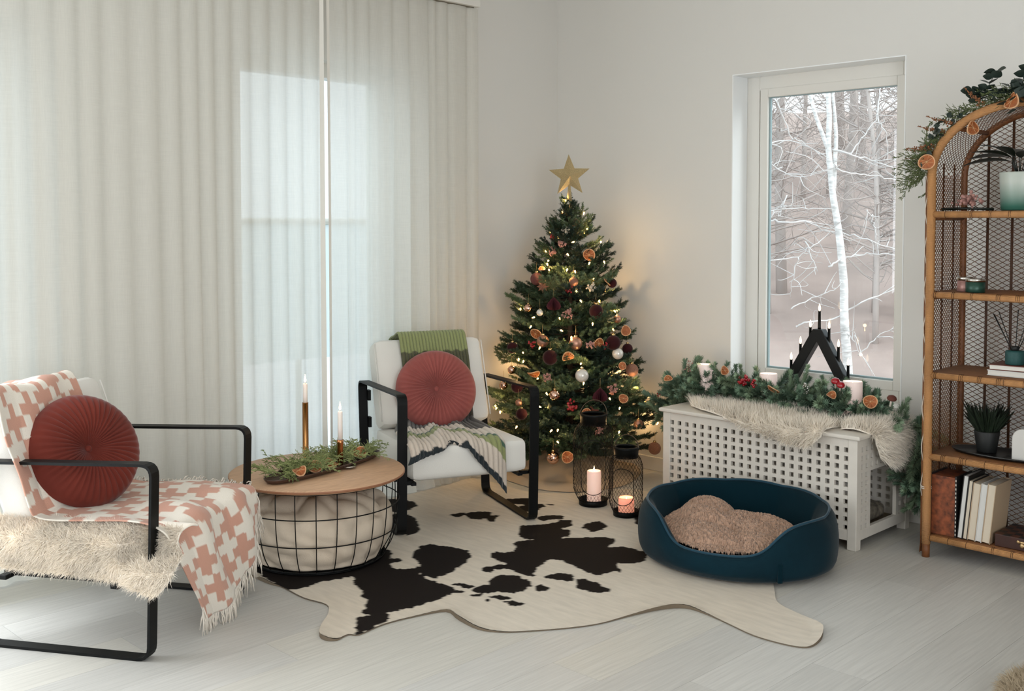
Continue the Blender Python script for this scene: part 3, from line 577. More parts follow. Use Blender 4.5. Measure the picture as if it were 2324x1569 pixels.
# ------------------------------------------------------------------ cow hide on the floor
from mathutils import geometry as _g
def in_poly(px, py, poly):
    poly = np.array(poly); n = len(poly); c = np.zeros(px.shape, bool); j = n-1
    for i in range(n):
        xi, yi = poly[i]; xj, yj = poly[j]
        k = ((yi > py) != (yj > py)) & (px < (xj-xi)*(py-yi)/((yj-yi) if yj != yi else 1e-9)+xi); c ^= k; j = i
    return c
def smooth_poly(P, k=4):
    P = np.array(P); n = len(P); out = []
    for i in range(n):
        a, b, c, d = P[i-1], P[i], P[(i+1) % n], P[(i+2) % n]
        for t in np.arange(k)/k: out.append(.5*(2*b+(c-a)*t+(2*a-5*b+4*c-d)*t*t+(3*b-a-3*c+d)*t**3))
    return np.array(out)
RO = smooth_poly(RUG); RO[:, 0] = np.maximum(RO[:, 0], .20); st = .0075
gx = np.arange(RO[:, 0].min()-.01, RO[:, 0].max()+.02, st); gy = np.arange(RO[:, 1].min()-.01, RO[:, 1].max()+.02, st)
X, Y = np.meshgrid(gx, gy, indexing='ij'); ins = in_poly(X, Y, RO)
# snap the outermost ring of vertices to the outline so that the edge is clean
cell = ins[:-1, :-1] & ins[1:, :-1] & ins[:-1, 1:] & ins[1:, 1:]
used = np.zeros_like(ins); used[:-1, :-1] |= cell; used[1:, :-1] |= cell; used[:-1, 1:] |= cell; used[1:, 1:] |= cell
full = np.zeros_like(ins); cc = np.zeros(ins.shape, int); cc[:-1, :-1] += cell; cc[1:, :-1] += cell; cc[:-1, 1:] += cell; cc[1:, 1:] += cell
edge = used & (cc < 4)
seg_a = RO; seg_b = np.roll(RO, -1, 0)
ei = np.argwhere(edge); EP = np.stack([X[edge], Y[edge]], 1)
d = seg_b-seg_a; tt = np.clip(((EP[:, None]-seg_a)*d).sum(-1)/(d*d).sum(-1), 0, 1); pr = seg_a+tt[..., None]*d; dd = np.linalg.norm(EP[:, None]-pr, axis=-1); k = dd.argmin(1); near = pr[np.arange(len(EP)), k]
X[edge], Y[edge] = near[:, 0], near[:, 1]
P3 = np.stack([X, Y, 0*X], -1)
jx = X+.010*noise3(P3, 55, 1)+.006*noise3(P3, 140, 2); jy = Y+.010*noise3(P3, 55, 3)+.006*noise3(P3, 140, 4)
blk = np.zeros_like(ins)
for s_ in SPOTS: blk |= in_poly(jx, jy, smooth_poly(s_, 3))
brown = blk & (X > 1.72) & (Y < -2.15) & (Y > -2.32)
cw = np.array(lin('#ded6c9')[:3]); cw2 = np.array(lin('#cdbca6')[:3]); cb = np.array(lin('#16110f')[:3]); cbr = np.array(lin('#2c1712')[:3])
v = np.clip(.5+.5*noise3(P3, 5, 7), 0, 1)[..., None]; colr = cw*(1-.45*v)+cw2*.45*v
colr = np.where(blk[..., None], cb*(1+.4*v), colr); colr = np.where(brown[..., None], cbr, colr)
# distance to outline lifts the curled edge here and there
Zr = .0035+.002*np.clip(noise3(P3, 7, 9), 0, 1)
Ze = np.zeros_like(X); ph = np.cos(np.arange(len(RO))*.21)*.5+.5
Ze[edge] = .001+.012*ph[k]**3; 
for _ in range(3):
    n_ = Ze.copy()
    for ax, s_ in ((0, 1), (0, -1), (1, 1), (1, -1)): n_ = np.maximum(n_, np.roll(Ze, s_, ax)*.62)
    Ze = np.where(edge, Ze, n_)
Zr = Zr+Ze
idx = -np.ones(X.shape, int); idx[used] = np.arange(used.sum()); ci = np.argwhere(cell)
Fc = np.stack([idx[ci[:, 0], ci[:, 1]], idx[ci[:, 0]+1, ci[:, 1]], idx[ci[:, 0]+1, ci[:, 1]+1], idx[ci[:, 0], ci[:, 1]+1]], 1).tolist()
m = MB(); m.add(np.stack([X[used], Y[used], Zr[used]], 1), Fc, col=colr[used])
rug = thing('cowhide_rug', 'black and white cowhide rug spread on the pale floor', 'rug', (1.3, -1.6, 0))
m.build('hide', M_hide, rug, world=True)
m = MB(); ring = np.concatenate([RO, np.full((len(RO), 1), .0022)], 1); inn = ring.copy(); cen = RO.mean(0)
zt = .0035+.012*ph**3
G = np.stack([np.concatenate([RO, (zt)[:, None]], 1), np.concatenate([RO, np.full((len(RO), 1), .0004)], 1)], 1); G = np.concatenate([G, G[:1]], 0)
m.grid(G); m.build('cut_edge', M_hideedge, rug, world=True)

# ------------------------------------------------------------------ the two armchairs
def ribbon(path, w, t):
    """flat bar bent along a closed path in the local xz plane, width w along y"""
    P = np.array(path); n = len(P); T = np.roll(P, -1, 0)-np.roll(P, 1, 0); T /= np.linalg.norm(T, axis=1)[:, None]; N = np.stack([T[:, 1], -T[:, 0]], 1)
    m = MB(); A, B = P+N*t/2, P-N*t/2
    V = np.concatenate([np.stack([Q[:, 0], np.full(n, y), Q[:, 1]], 1) for Q, y in ((A, -w/2), (A, w/2), (B, w/2), (B, -w/2))])
    Fc = []
    for i in range(n):
        j = (i+1) % n
        for a, b in ((0, 1), (1, 2), (2, 3), (3, 0)): Fc.append((a*n+i, b*n+i, b*n+j, a*n+j))
    return m.add(V, Fc)
frame_me = ribbon(roundpath([(.0, .0045), (.018, .622), (-.655, .60), (-.60, .0045)], .04), .044, .009).mesh('side_frame', M_black, False)
BACK = math.atan2(.15, .41)
def armchair(label, loc, rz):
    t = thing('armchair', label, 'chair', loc, rz, 'white armchairs with black metal frames')
    for y in (0, .63): inst('side_frame', frame_me, t, (0, y, 0))
    for x, y in ((-.03, .03), (-.03, .60)): MB().box((x, y, .226), (.022, .05, .016)).build('frame_pin', M_black, t, smooth=False)
    for x in (-.13, -.54): MB().box((x, .315, .222), (.03, .63, .016)).build('cross_bar', M_black, t, smooth=False, bevel=.003)
    for y in (.06, .57): MB().box((-.29, y, .222), (.56, .022, .014)).build('seat_rail', M_black, t, smooth=False)
    for y in (.14, .49):
        MB().tube([(-.56, y, .21), (-.63, y, .42), (-.755, y, .75)], .009, 6).build('back_upright', M_black, t)
    for y in (.025, .605):
        for z in (.53, .40): MB().box((-.64+(.6-z)*.1, y, z), (.035, .014, .05)).build('frame_bracket', M_black, t, smooth=False)
    m = softbox((.60, .555, .155), .032, 12, .012, .006); m.xf(Matrix.Translation((-.272, .315, .308)) @ Matrix.Rotation(math.radians(-1.5), 4, 'Y')); c = m.build('seat_cushion', M_uph, t)
    m = softbox((.135, .56, .43), .038, 12, 0, .0); 
    V = [np.where(np.abs(q) > 9, q, q) for q in m.v]; m.v = [np.stack([q[:, 0]*(1+.10*(1-(q[:, 1]/.29)**2)*(1-(q[:, 2]/.23)**2)), q[:, 1], q[:, 2]], 1) for q in V]
    m.xf(Matrix.Translation((-.565, .315, .585)) @ Matrix.Rotation(-BACK, 4, 'Y')); b = m.build('back_cushion', M_uph, t)
    for y in (.037, .593):   # welt along both upper edges of the back cushion's face
        p = Matrix.Translation((-.565, .315, .585)) @ Matrix.Rotation(-BACK, 4, 'Y')
        MB().tube([p @ Vector((.064, y-.315, z)) for z in np.linspace(-.19, .19, 6)], .003, 5).build('welt', M_uph, b)
    return t
RZ1 = math.atan2(.529, .849); RZ2 = math.atan2(-.38, .925)
ch1 = armchair('white armchair at left draped with a pink blanket and a sheepskin', (1.213, -3.215, 0), RZ1)
ch2 = armchair('white armchair in front of the curtain with a green knitted throw', (.743, -1.818, .004), RZ2)

def round_cushion(name, label, m_, loc, normal, rad, th, parent_rot, seed, tagc=None):
    t = thing(name, label, 'cushion', loc, group='round pleated velvet cushions'); t.rotation_euler = alignz(normal)
    nr, na = 26, 176; ang = np.arange(na)/na*2*PI; s = np.linspace(0, 1, nr)
    for sg, nm in ((1, 'front_cover'), (-1, 'back_cover')):
        G = np.zeros((nr, na, 3))
        for i, q in enumerate(s):
            pl = np.abs(np.sin(ang*22+.5*noise3(np.stack([np.cos(ang), np.sin(ang), ang*0], 1), 3, seed)))
            rr_ = rad*q*(1+.015*noise3(np.stack([np.cos(ang), np.sin(ang), ang*0], 1), 2, seed))
            h = th/2*max(1-q**3.2, 0)**.6*(1-.72*math.exp(-(q/.24)**1.4)) + .013*(pl-.5)*min(1, q*3)*(1-q**6) + .006*noise3(np.stack([np.cos(ang)*q, np.sin(ang)*q, ang*0], 1), 4, seed+1)*q*(1-q**4)
            G[i] = np.stack([rr_*np.cos(ang), rr_*np.sin(ang), sg*h], 1)
        MB().grid(G, wrap=True, flip=(sg < 0)).build(nm, m_, t)
    MB().ball((0, 0, th*.5*.38), .013, 10, 6, (1, 1, .45)).build('button', m_, t)
    return t
def loc2w(t, p): return (Matrix.Translation(t.location) @ t.rotation_euler.to_matrix().to_4x4()) @ Vector(p)
def dir2w(t, p): return t.rotation_euler.to_matrix() @ Vector(p)
c1 = round_cushion('round_cushion', 'dark terracotta round pleated cushion on the left armchair', M_terra, loc2w(ch1, (-.385, .225, .60)), dir2w(ch1, (.83, -.42, .38)), .197, .15, 0, 2)
MB().box((-.185, .07, 0), (.022, .002, .03), (0, 0, .4)).build('care_tag', M_fringe, c1, smooth=False)
c2 = round_cushion('round_cushion', 'rose pink round pleated velvet cushion on the far armchair', M_rose, loc2w(ch2, (-.40, .295, .572)), dir2w(ch2, (.93, -.18, .32)), .195, .14, 0, 5)

# --- green, cream and charcoal knitted throw on the far armchair (local chair coordinates)
tk = thing('knitted_throw', 'green and cream ribbed knitted throw over the far armchair', 'throw', ch2.location, RZ2)
def poly_at(P, d):
    P = np.array(P); L = np.concatenate([[0], np.cumsum(np.linalg.norm(np.diff(P, axis=0), axis=1))]); return np.stack([np.interp(d, L, P[:, k]) for k in range(P.shape[1])], -1), L[-1]
na, nb = 190, 240
Gk = np.zeros((na, nb, 3)); Ck = np.zeros((na, nb, 3))
pal = [lin(c)[:3] for c in ('#20282c', '#c9bcae', '#8b9160', '#46604f', '#d3c8ba', '#46423a', '#57573f', '#8d9463')]
for i in range(na):
    s = i/(na-1)
    yb0, yf = .155+.345*s, .02+.445*s
    hang = .065+.05*math.sin(s*PI)*-1 + (.17*max(0, (s-.55)/.45)**1.1)
    bun = math.exp(-((s-.47)/.10)**2)
    pth = [(-.755, .56, yb0), (-.745, .70, yb0), (-.715, .78, yb0), (-.64, .805, yb0), (-.575, .826, yb0), (-.542, .79, yb0), (-.492, .62, yb0+.005), (-.432, .45, yb0*.8+yf*.2), (-.39, .41, yb0*.55+yf*.45), (-.25, .409, yb0*.2+yf*.8), (-.08-.05*bun, .408+.02*bun, yf), (.025-.06*bun, .395+.02*bun, yf), (.048-.05*bun, .36+.02*bun, yf+.004), (.055-.05*bun, .39-hang+.03*bun, yf+.02*(s-.5))]
    pts = spline(pth, 60); A, L = poly_at(pts, 0); dd_ = np.linspace(0, L, nb); A, _ = poly_at(pts, dd_); e = L-dd_
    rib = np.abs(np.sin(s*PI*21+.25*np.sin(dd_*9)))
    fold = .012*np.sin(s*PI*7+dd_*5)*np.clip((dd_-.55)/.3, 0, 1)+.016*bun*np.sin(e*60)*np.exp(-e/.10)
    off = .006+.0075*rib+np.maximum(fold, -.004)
    T = np.gradient(A[:, :2], axis=0); T /= np.linalg.norm(T, axis=1)[:, None]; N = np.stack([-T[:, 1], T[:, 0]], 1)
    sg = 1.0
    Gk[i, :, 0] = A[:, 0]+N[:, 0]*off*sg; Gk[i, :, 2] = A[:, 1]+N[:, 1]*off*sg; Gk[i, :, 1] = A[:, 2]
    ew = e+.006*np.sin(s*40)
    band = np.select([ew < .036, ew < .145, ew < .205, ew < .222, ew < .345, ew < .56, ew < .965], range(7), 7)
    band = np.where((A[:, 0] < -.45) & (A[:, 1] > .45), np.where(A[:, 1] > .742+.004*np.sin(s*40), 7, np.where(A[:, 1] > .60, 6, 5)), np.minimum(band, 5))
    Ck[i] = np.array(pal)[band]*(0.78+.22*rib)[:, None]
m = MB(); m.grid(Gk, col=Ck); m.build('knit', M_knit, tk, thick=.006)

# --- pink and cream cross pattern blanket and the sheepskin on the left armchair
tb = thing('blanket', 'fringed blanket with pink crosses on cream over the left armchair', 'blanket', ch1.location, RZ1)
Bs = np.array([(0, .20, .10), (.13, .255, .045), (.3, .335, .05), (.7, .535, .135), (1, .632, .285)])
na, nb = 150, 250; Gt = np.zeros((na, nb, 3)); Ct = np.zeros((na, nb, 3)); pk = np.array(lin('#c49480')[:3]); cr = np.array(lin('#dfd7ca')[:3])
for i in range(na):
    s = i/(na-1); yb0 = -.03+.43*s; ys = .03+.575*s; by, bz = np.interp(s, Bs[:, 0], Bs[:, 1]), np.interp(s, Bs[:, 0], Bs[:, 2])
    sag = math.exp(-(s/.10)**2)
    pth = [(-.735, .60, yb0), (-.712, .78, yb0), (-.64, .807, yb0), (-.575, .828+.012*math.sin(s*9), yb0), (-.54, .79, yb0), (-.486, .62, yb0-.012*sag), (-.43, .47, yb0*.8+ys*.2-.02*sag), (-.385, .415, yb0*.4+ys*.6-.015*sag), (-.2, .41+.004*sag, ys-.005), (-.04, .412, ys-.01*sag), (.035, .402, .62*s), (.052, .365, .62*s+.12*(by-.62*s))]
    pth += [(.056+.006*math.sin(k*3+s*9), .365+(bz-.365)*k, .62*s+(by-.62*s)*(.12+.88*k)) for k in (.3, .6, 1)]
    pts = spline(pth, 70); _, L = poly_at(pts, 0); dd_ = np.linspace(0, L, nb); A, _ = poly_at(pts, dd_)
    T = np.gradient(A[:, :2], axis=0); T /= np.linalg.norm(T, axis=1)[:, None]; N = np.stack([-T[:, 1], T[:, 0]], 1)
    P3 = np.stack([np.full(nb, s*.7), dd_, 0*dd_], 1)
    off = .010+.009*noise3(P3, 14, 3)+.020*np.abs(np.sin(s*9+dd_*2.5))*np.exp(-((dd_-.66)/.2)**2)+.020*np.sin(s*14+2*dd_+np.sin(dd_*6))*np.clip((dd_-1.0)/.3, 0, 1)+.012*np.sin(s*11+5*dd_)*np.clip((.55-dd_)/.3, 0, 1)
    off = np.maximum(off, .003)
    Gt[i, :, 0] = A[:, 0]+N[:, 0]*off; Gt[i, :, 2] = A[:, 1]+N[:, 1]*off; Gt[i, :, 1] = A[:, 2]+.004*np.sin(dd_*21)*np.exp(-(s/.2)**2)
    U, Vv = s*.66/.041, dd_/.041; ii, jj = np.floor(U).astype(int)*np.ones(nb, int), np.floor(Vv).astype(int); hit = np.zeros(nb, int)
    for dx, dy in ((0, 0), (1, 0), (-1, 0), (0, 1), (0, -1)):
        x, y = ii-dx, jj-dy; c = (x-2*y) % 5 == 0; hit = np.where(c, ((2*x+y)//5+(2*y-x)//5) % 2, hit)
    Ct[i] = np.where(hit[:, None] == 1, pk, cr)
m = MB(); m.grid(Gt, col=Ct); m.build('cloth', M_throw, tb, thick=.005)
m = MB(); r = np.random.RandomState(4)
edges = [Gt[k, -1] for k in range(0, na, 1)] + [Gt[-1, k] for k in range(110, nb, 2)]+[Gt[-1, k] for k in range(111, nb, 3)]
for q in edges:
    hangs = q[0] > .04
    L = r.uniform(.045, .085) if hangs else r.uniform(.02, .035); dr = np.array([r.normal(0, .15), r.normal(.12 if hangs else .5, .2), -1 if hangs else r.uniform(0, .45)]); dr /= np.linalg.norm(dr)
    m.tube([q, q+dr*L*.5+r.normal(size=3)*.004, q+dr*L+np.array([0, 0, -.01])], [.0022, .0024, .0012], 4)
m.build('fringe', M_fringe, tb, kind='stuff')
ts = thing('sheepskin', 'cream sheepskin hanging over the near side of the left armchair seat', 'sheepskin', ch1.location, RZ1)
nu, nw = 60, 34; G = np.zeros((nu, nw, 3))
for i in range(nu):
    x = -.57+.66*i/(nu-1); zb = np.interp(x, [-.57, -.50, -.3, -.12, -.02, .05, .09], [.30, .265, .262, .255, .235, .222, .26])
    for j in range(nw):
        w = j/(nw-1)
        if w < .35: q = w/.35; y = .12-.075*q; z = .402+.012*math.sin(q*PI)
        else:
            q = (w-.35)/.65; z = .40-(.40-zb)*q; bul = math.sin(min(q*1.25, 1)*PI)*.02
            yi = -.022-bul*.8
            f = max(0, min(1, (x+.09)/.05)); y_front = .030 if z > .335 else (-.052 if z < .29 else -.052+(z-.29)/.045*.082)
            y = yi*(1-f)+y_front*f; y = .045+(y-.045)*min(1, q*5)
        xx = x+.012*math.sin(w*9+x*8); G[i, j] = (xx, y, z)
m = MB(); m.grid(G); m.build('hide', M_fur, ts, thick=.006)
wool('wool', G[:, 10:], 30000, .034, M_fur, ts, flip=-1, seed=3, lean=(.03, -.25, .1), rand=.7, grav=.35, w=.0026, curl=.7)
# ------------------------------------------------------------------ basket table with its tray, candles and greenery
TC = np.array((.706, -2.232)); TZ = .36
tt = thing('basket_table', 'round wood topped wire basket table between the armchairs', 'table', (TC[0], TC[1], .0045), group=None)
MB().lathe([(0, .3385), (.351, .3385), (.357, .342), (.357, .352), (.353, .3555), (0, .3555)], 96).build('table_top', M_oak, tt)
MB().lathe([(.3572, .3425), (.3582, .343), (.3582, .351), (.3572, .3515)], 96).build('edge_band', M_oakedge, tt)
prof_t = [(.332, .337), (.334, .30), (.332, .22), (.323, .14), (.305, .07), (.272, .012)]
rz_ = np.array([(r, z) for r, z in prof_t])
def bprof(z): return np.interp(z, rz_[::-1, 1], rz_[::-1, 0])
up_me = MB().tube(spline([(r, 0, z) for r, z in prof_t], 14), .0021, 5).mesh('basket_wire', M_black)
for k in range(26): inst('basket_wire', up_me, tt, rot=(0, 0, (k+.4)/26*2*PI))
a_ = np.arange(72)/72*2*PI
for z, rr_, q in ((.334, .333, .003), (.235, .334, .0024), (.125, .321, .0024), (.012, .272, .004)):
    MB().tube(np.stack([rr_*np.cos(a_), rr_*np.sin(a_), 0*a_+z], 1), q, 6, closed=True).build('basket_ring', M_black, tt)
MB().lathe([(0, .002), (.270, .002), (.270, .008), (0, .008)], 48).build('basket_base', M_black, tt)
# the linen bundle inside the basket
tl_ = thing('linen_cushion', 'crumpled beige linen cushion stuffed inside the wire basket', 'cushion', (TC[0], TC[1], .014))
th = np.linspace(0, PI, 40); ph = np.arange(90)/90*2*PI; T_, P_ = np.meshgrid(th, ph, indexing='ij'); D = np.stack([np.sin(T_)*np.cos(P_), np.sin(T_)*np.sin(P_), np.cos(T_)], -1)
rx = .30*np.abs(np.sin(T_))**.5; zc = .128-.118*np.sign(-np.cos(T_))*-1*np.abs(np.cos(T_))**.9
fold = .016*noise3(D, 4, 5)+.014*np.abs(noise3(D*np.array((1, 1, .4)), 6, 15))+.012*np.abs(np.sin(P_*5+2*noise3(D, 2, 6)))*np.sin(T_)*np.exp(-((T_-1.9)/.6)**2)+.02*np.abs(noise3(D, 2.4, 8))*np.exp(-(T_/.9)**2)
pf_ = spline([(0, .272), (.40, .268), (.68, .245), (.87, .205), (.94, .15), (.955, .09), (.95, .03), (.88, .004), (0, .002)], 40)
crease = np.abs(np.sin(P_*3.5+2.6*noise3(D, 2.2, 6)+T_*1.5))**.45; crease2 = np.abs(np.sin(P_*6-T_*4+2.5*noise3(D, 3, 9)))**.5; wgt = np.sin(T_)**.5
zz_ = np.maximum(pf_[:, 1][:, None]+(.030*(crease-.8)+.02*(crease2-.8)+.012*noise3(D, 4, 4))*np.clip(np.cos(T_)+.45, 0, 1), .003)
rr_ = bprof(zz_)*pf_[:, 0][:, None]*(1+.07*(crease-.85)*wgt+.05*(crease2-.85)*wgt)
rr_ = np.minimum(rr_, bprof(zz_)-.007); G = np.stack([rr_*np.cos(P_), rr_*np.sin(P_), zz_], -1)
MB().grid(G, wrap=True).build('cover', M_linen, tl_)
# tray
td = np.array((-.161, .681)); td /= np.linalg.norm(td); tn = np.array((-td[1], td[0])); TRC = np.array((.712, -2.20)); TA = math.atan2(td[1], td[0])
tr_ = thing('serving_tray', 'long dark wooden tray lying across the basket table', 'tray', (TRC[0], TRC[1], TZ+.0005), TA)
n = 80; t = np.arange(n)/n*2*PI
def sup(a, b, p): return np.stack([a*np.sign(np.cos(t))*np.abs(np.cos(t))**(2/p), b*np.sign(np.sin(t))*np.abs(np.sin(t))**(2/p)], 1)
lay = [(.30, .058, .0), (.322, .074, .004), (.333, .082, .016), (.336, .085, .021), (.332, .081, .021), (.322, .072, .011), (.30, .056, .008), (.15, .03, .008), (.001, .001, .008)]
G = np.array([np.concatenate([sup(a, b, 2.35), np.full((n, 1), z)], 1) for a, b, z in lay]); m = MB().grid(G, wrap=True); m.f.append(tuple(range(n))[::-1]); m.m.append(0)
m.build('tray_body', M_walnut, tr_)
MB().prism([(x, y) for x, y in sup(.018, .03, 3)+np.array((.298, 0))], .0145, .0175).build('handle_slot', mat('slot_shadow', '#1a110c', .8), tr_)
def on_tray(u, v, z=0): p = TRC+td*u+tn*v; return (p[0], p[1], TZ+.009+z)
# candle holders and candles
hp = (.5405, -2.178, TZ+.0092)
t1 = thing('candle_holder', 'tall ribbed brass candle holder on the tray', 'candle holder', hp, group=None)
MB().lathe([(.0, 0), (.0145, 0), (.0145, .004), (.0125, .006), (.0125, .244), (.0135, .2455), (.0105, .246), (.0105, .236), (0, .236)], 48, ripple=lambda a: .03*np.sign(np.sin(a*12))).build('tube', M_brass, t1)
for z in (.045, .052): MB().tube(np.stack([.0128*np.cos(a_), .0128*np.sin(a_), 0*a_+z], 1), .0012, 5, closed=True).build('ring', M_brass, t1)
sp_ = (.752, -2.151, TZ+.0092)
t2 = thing('candle_holder', 'short copper candle holder standing at the right of the tray', 'candle holder', sp_)
MB().lathe([(0, 0), (.0125, 0), (.0125, .096), (.0138, .098), (.0138, .112), (.0105, .113), (.0105, .10), (0, .10)], 32).build('tube', M_copper, t2)
MB().lathe([(0, -.0005), (.032, -.0005), (.032, .001), (0, .001)], 40, (.02, .028, 0)).build('drip_disc', M_silver, t2)
def flame(parent, z, s=1., power=.12, x=0, y=0):
    MB().tube([(x, y, z-.004), (x, y+.0004, z+.003), (x+.001, y, z+.007)], .0009, 5).build('wick', M_wick, parent)
    MB().lathe([(0, .004*s), (.0028*s, .007*s), (.0046*s, .013*s), (.0042*s, .020*s), (.0024*s, .030*s), (.0008*s, .038*s), (0, .042*s)], 12, (x, y, z)).build('flame', M_flame, parent)
    if power: point_light('candle_light', parent, (x, y, z+.05*s), power, (1, .62, .3), .012)
for nm, hp_, z0, hgt, r in (('tall white taper candle burning in the tall brass holder', hp, .2365, .09, .0102), ('white taper candle burning in the short copper holder', sp_, .1005, .13, .0102)):
    c = thing('taper_candle', nm, 'candle', (hp_[0], hp_[1], hp_[2]+z0))
    MB().lathe([(0, 0), (r, 0), (r*.97, hgt*.5), (r*.96, hgt-.003), (r*.8, hgt), (r*.4, hgt-.002), (0, hgt-.003)], 20).build('wax', M_wax, c); flame(c, hgt-.001, 1., .10)
# flat cypress sprays: a stem with alternate side shoots carrying scale needles
def cypress(seed, L, m=None, fine=1.):
    r = np.random.RandomState(seed); b = m or MB(); P = spline([(0, 0, 0), (L*.35, r.normal(0, .01), .012), (L*.7, r.normal(0, .015), .014), (L, r.normal(0, .02), r.normal(.0, .012))], 12); b.tube(P, np.linspace(.0013, .0006, 12), 4, cap=False)
    for i in range(15):
        t = .12+.86*i/14; k = int(t*11); q = P[min(k, 10)]; T = P[min(k+1, 11)]-P[k-1 if k else 0]; T = T/np.linalg.norm(T); sg = 1 if i % 2 else -1
        D = T*.75+np.array([0, sg*.75, r.normal(0, .25)]); D /= np.linalg.norm(D); l = L*.36*(1.08-t)+.008; e = [q, q+D*l*.5+np.array([0, 0, .003]), q+D*l]
        b.tube(e, [.0014, .0013, .0006], 3, cap=False)
        for j in range(4):
            s0 = q+D*l*(.2+.2*j); d2 = D*.8+np.array([T[0]*.6, -sg*.2+r.normal(0, .5), r.normal(0, .45)]); d2 /= np.linalg.norm(d2); l2 = l*.34
            b.tube([s0, s0+d2*l2*.6, s0+d2*l2], [.0014, .0013, .0005], 3, cap=False)
    return b
cy_me = [cypress(s, L).mesh('cypress_spray', mm) for s, L, mm in ((1, .15, M_thuja), (2, .13, M_thujad), (3, .11, M_thuja), (4, .14, M_thujad), (5, .09, M_thuja))]
tg = thing('cypress_greenery', 'bed of green cypress sprays lying on the wooden tray', 'greenery', on_tray(0, 0, .003))
r = np.random.RandomState(8)
for i in range(130):
    u = r.uniform(-.25, .27); v = r.uniform(-.045, .055)
    if abs(u-.06) < .03 and v < -.0: v = .03
    a = TA+r.choice([0, PI])+r.normal(0, .8); p = np.array(on_tray(u, v, .003+r.uniform(0, .026)))-np.array(tg.location)
    inst('cypress_spray', cy_me[r.randint(5)], tg, p, (r.normal(0, .5), -abs(r.normal(.12, .18)), a), r.uniform(.6, .95))
for u, v, a in ((-.27, .01, TA+PI-.2), (-.25, .05, TA+PI-.6), (-.08, .07, TA+2.3), (.22, .06, TA+.5), (.25, -.01, TA+.1), (.2, .07, TA+1.2)):
    inst('cypress_spray', cy_me[0], tg, np.array(on_tray(u, v, .012))-np.array(tg.location), (0, -.35, a), .8)
# dried orange slices: flesh, segment walls, peel ring
def orange_parts(r0, wob, seed):
    r = np.random.RandomState(seed); n = 36; a = np.arange(n)/n*2*PI; k = 1+.04*np.sin(2*a+r.uniform(0, 6))+.02*np.sin(3*a+r.uniform(0, 6)); th = .004
    def warp(V): V = V.copy(); V[:, 2] += wob*(V[:, 0]**2-V[:, 1]**2)/r0; return V
    f = MB(); rings = [.001, .3, .6, .88]; G = np.array([[(r0*q*k[i]*math.cos(a[i]), r0*q*k[i]*math.sin(a[i]), th*.35+.0008*math.sin(a[i]*9)) for i in range(n)] for q in rings]); f.grid(G, wrap=True); G2 = G.copy(); G2[..., 2] = -th*.35; f.grid(G2, wrap=True, flip=True); f.v = [warp(v) for v in f.v]
    p = MB(); G = np.array([[(r0*q*k[i]*math.cos(a[i]), r0*q*k[i]*math.sin(a[i]), z) for i in range(n)] for q, z in ((.86, -th*.4), (.87, th*.5), (.95, th*.62), (1, th*.3), (1, -th*.3), (.95, -th*.62), (.86, -th*.4))]); p.grid(G, wrap=True); p.v = [warp(v) for v in p.v]
    w = MB()
    for i in range(9):
        b = i/9*2*PI+.2; w.box((r0*.45*math.cos(b), r0*.45*math.sin(b), th*.4), (r0*.82, .0011, .0012), (0, 0, b))
    w.lathe([(r0*.07, th*.3), (r0*.05, th*.6), (0, th*.6)], 8); w.v = [warp(v) for v in w.v]
    return f.mesh('flesh', M_orange), p.mesh('peel', M_peel), w.mesh('segment_walls', M_pith)
or_sets = [orange_parts(.03, wb, s) for wb, s in ((.10, 1), (.22, 2), (-.18, 3), (.35, 4))]
def orange(label, loc, normal, rad, k=0, roll=0., group=None):
    t = thing('dried_orange_slice', label, 'orange slice', loc, group=group); q = Vector(normal).to_track_quat('Z', 'Y').to_matrix() @ Matrix.Rotation(roll, 3, 'Z'); t.rotation_euler = q.to_euler(); s = rad/.03
    for me in or_sets[k]: inst(me.name.split('.')[0], me, t, sc=s)
    return t
vcam = np.array((.66, -.60, .40))
orange('curled dried orange slice at the left end of the wooden tray', on_tray(-.205, -.045, .030), (.3, -.2, 1), .030, 3, .5)
orange('dried orange slice standing upright in the greenery left of tray centre', on_tray(-.115, -.05, .030), (.72, -.5, .55), .028, 0, .3)
orange('curled dried orange slice beside the short copper holder', on_tray(-.015, -.052, .026), (.5, .1, .9), .028, 3, 1.8)
orange('dried orange slice in the greenery right of the short copper holder', on_tray(.185, -.03, .030), (.6, -.45, .62), .028, 1, .8)
# ------------------------------------------------------------------ the Christmas tree
TX, TY = .46, -.40
def needles(b, P, n, L, w, r, ang=.9, up=0., mi=0):
    """flat tapering needles all round the stem polyline P"""
    P = np.asarray(P); k = len(P); t = r.uniform(.0, 1, n)*(k-1.001); i = t.astype(int); u = (t-i)[:, None]; q = P[i]*(1-u)+P[i+1]*u; T = P[i+1]-P[i]; T /= np.linalg.norm(T, axis=1)[:, None]
    a = r.normal(size=(n, 3)); a[:, 2] += up; a -= T*(a*T).sum(1)[:, None]; a /= np.linalg.norm(a, axis=1)[:, None]
    g = ang*r.uniform(.75, 1.2, n)[:, None]; D = T*np.cos(g)+a*np.sin(g); s = np.cross(D, T); s /= np.linalg.norm(s, axis=1)[:, None]+1e-9
    l = L*r.uniform(.75, 1.15, n)[:, None]*(1-.25*(t/(k-1))[:, None])
    V = np.stack([q-s*w*.5, q+s*w*.5, q+D*l*.6+s*w*.42, q+D*l, q+D*l*.6-s*w*.42], 1); base = np.arange(n)*5
    b.add(V.reshape(-1, 3), [(o, o+1, o+2, o+3, o+4) for o in base], mi)
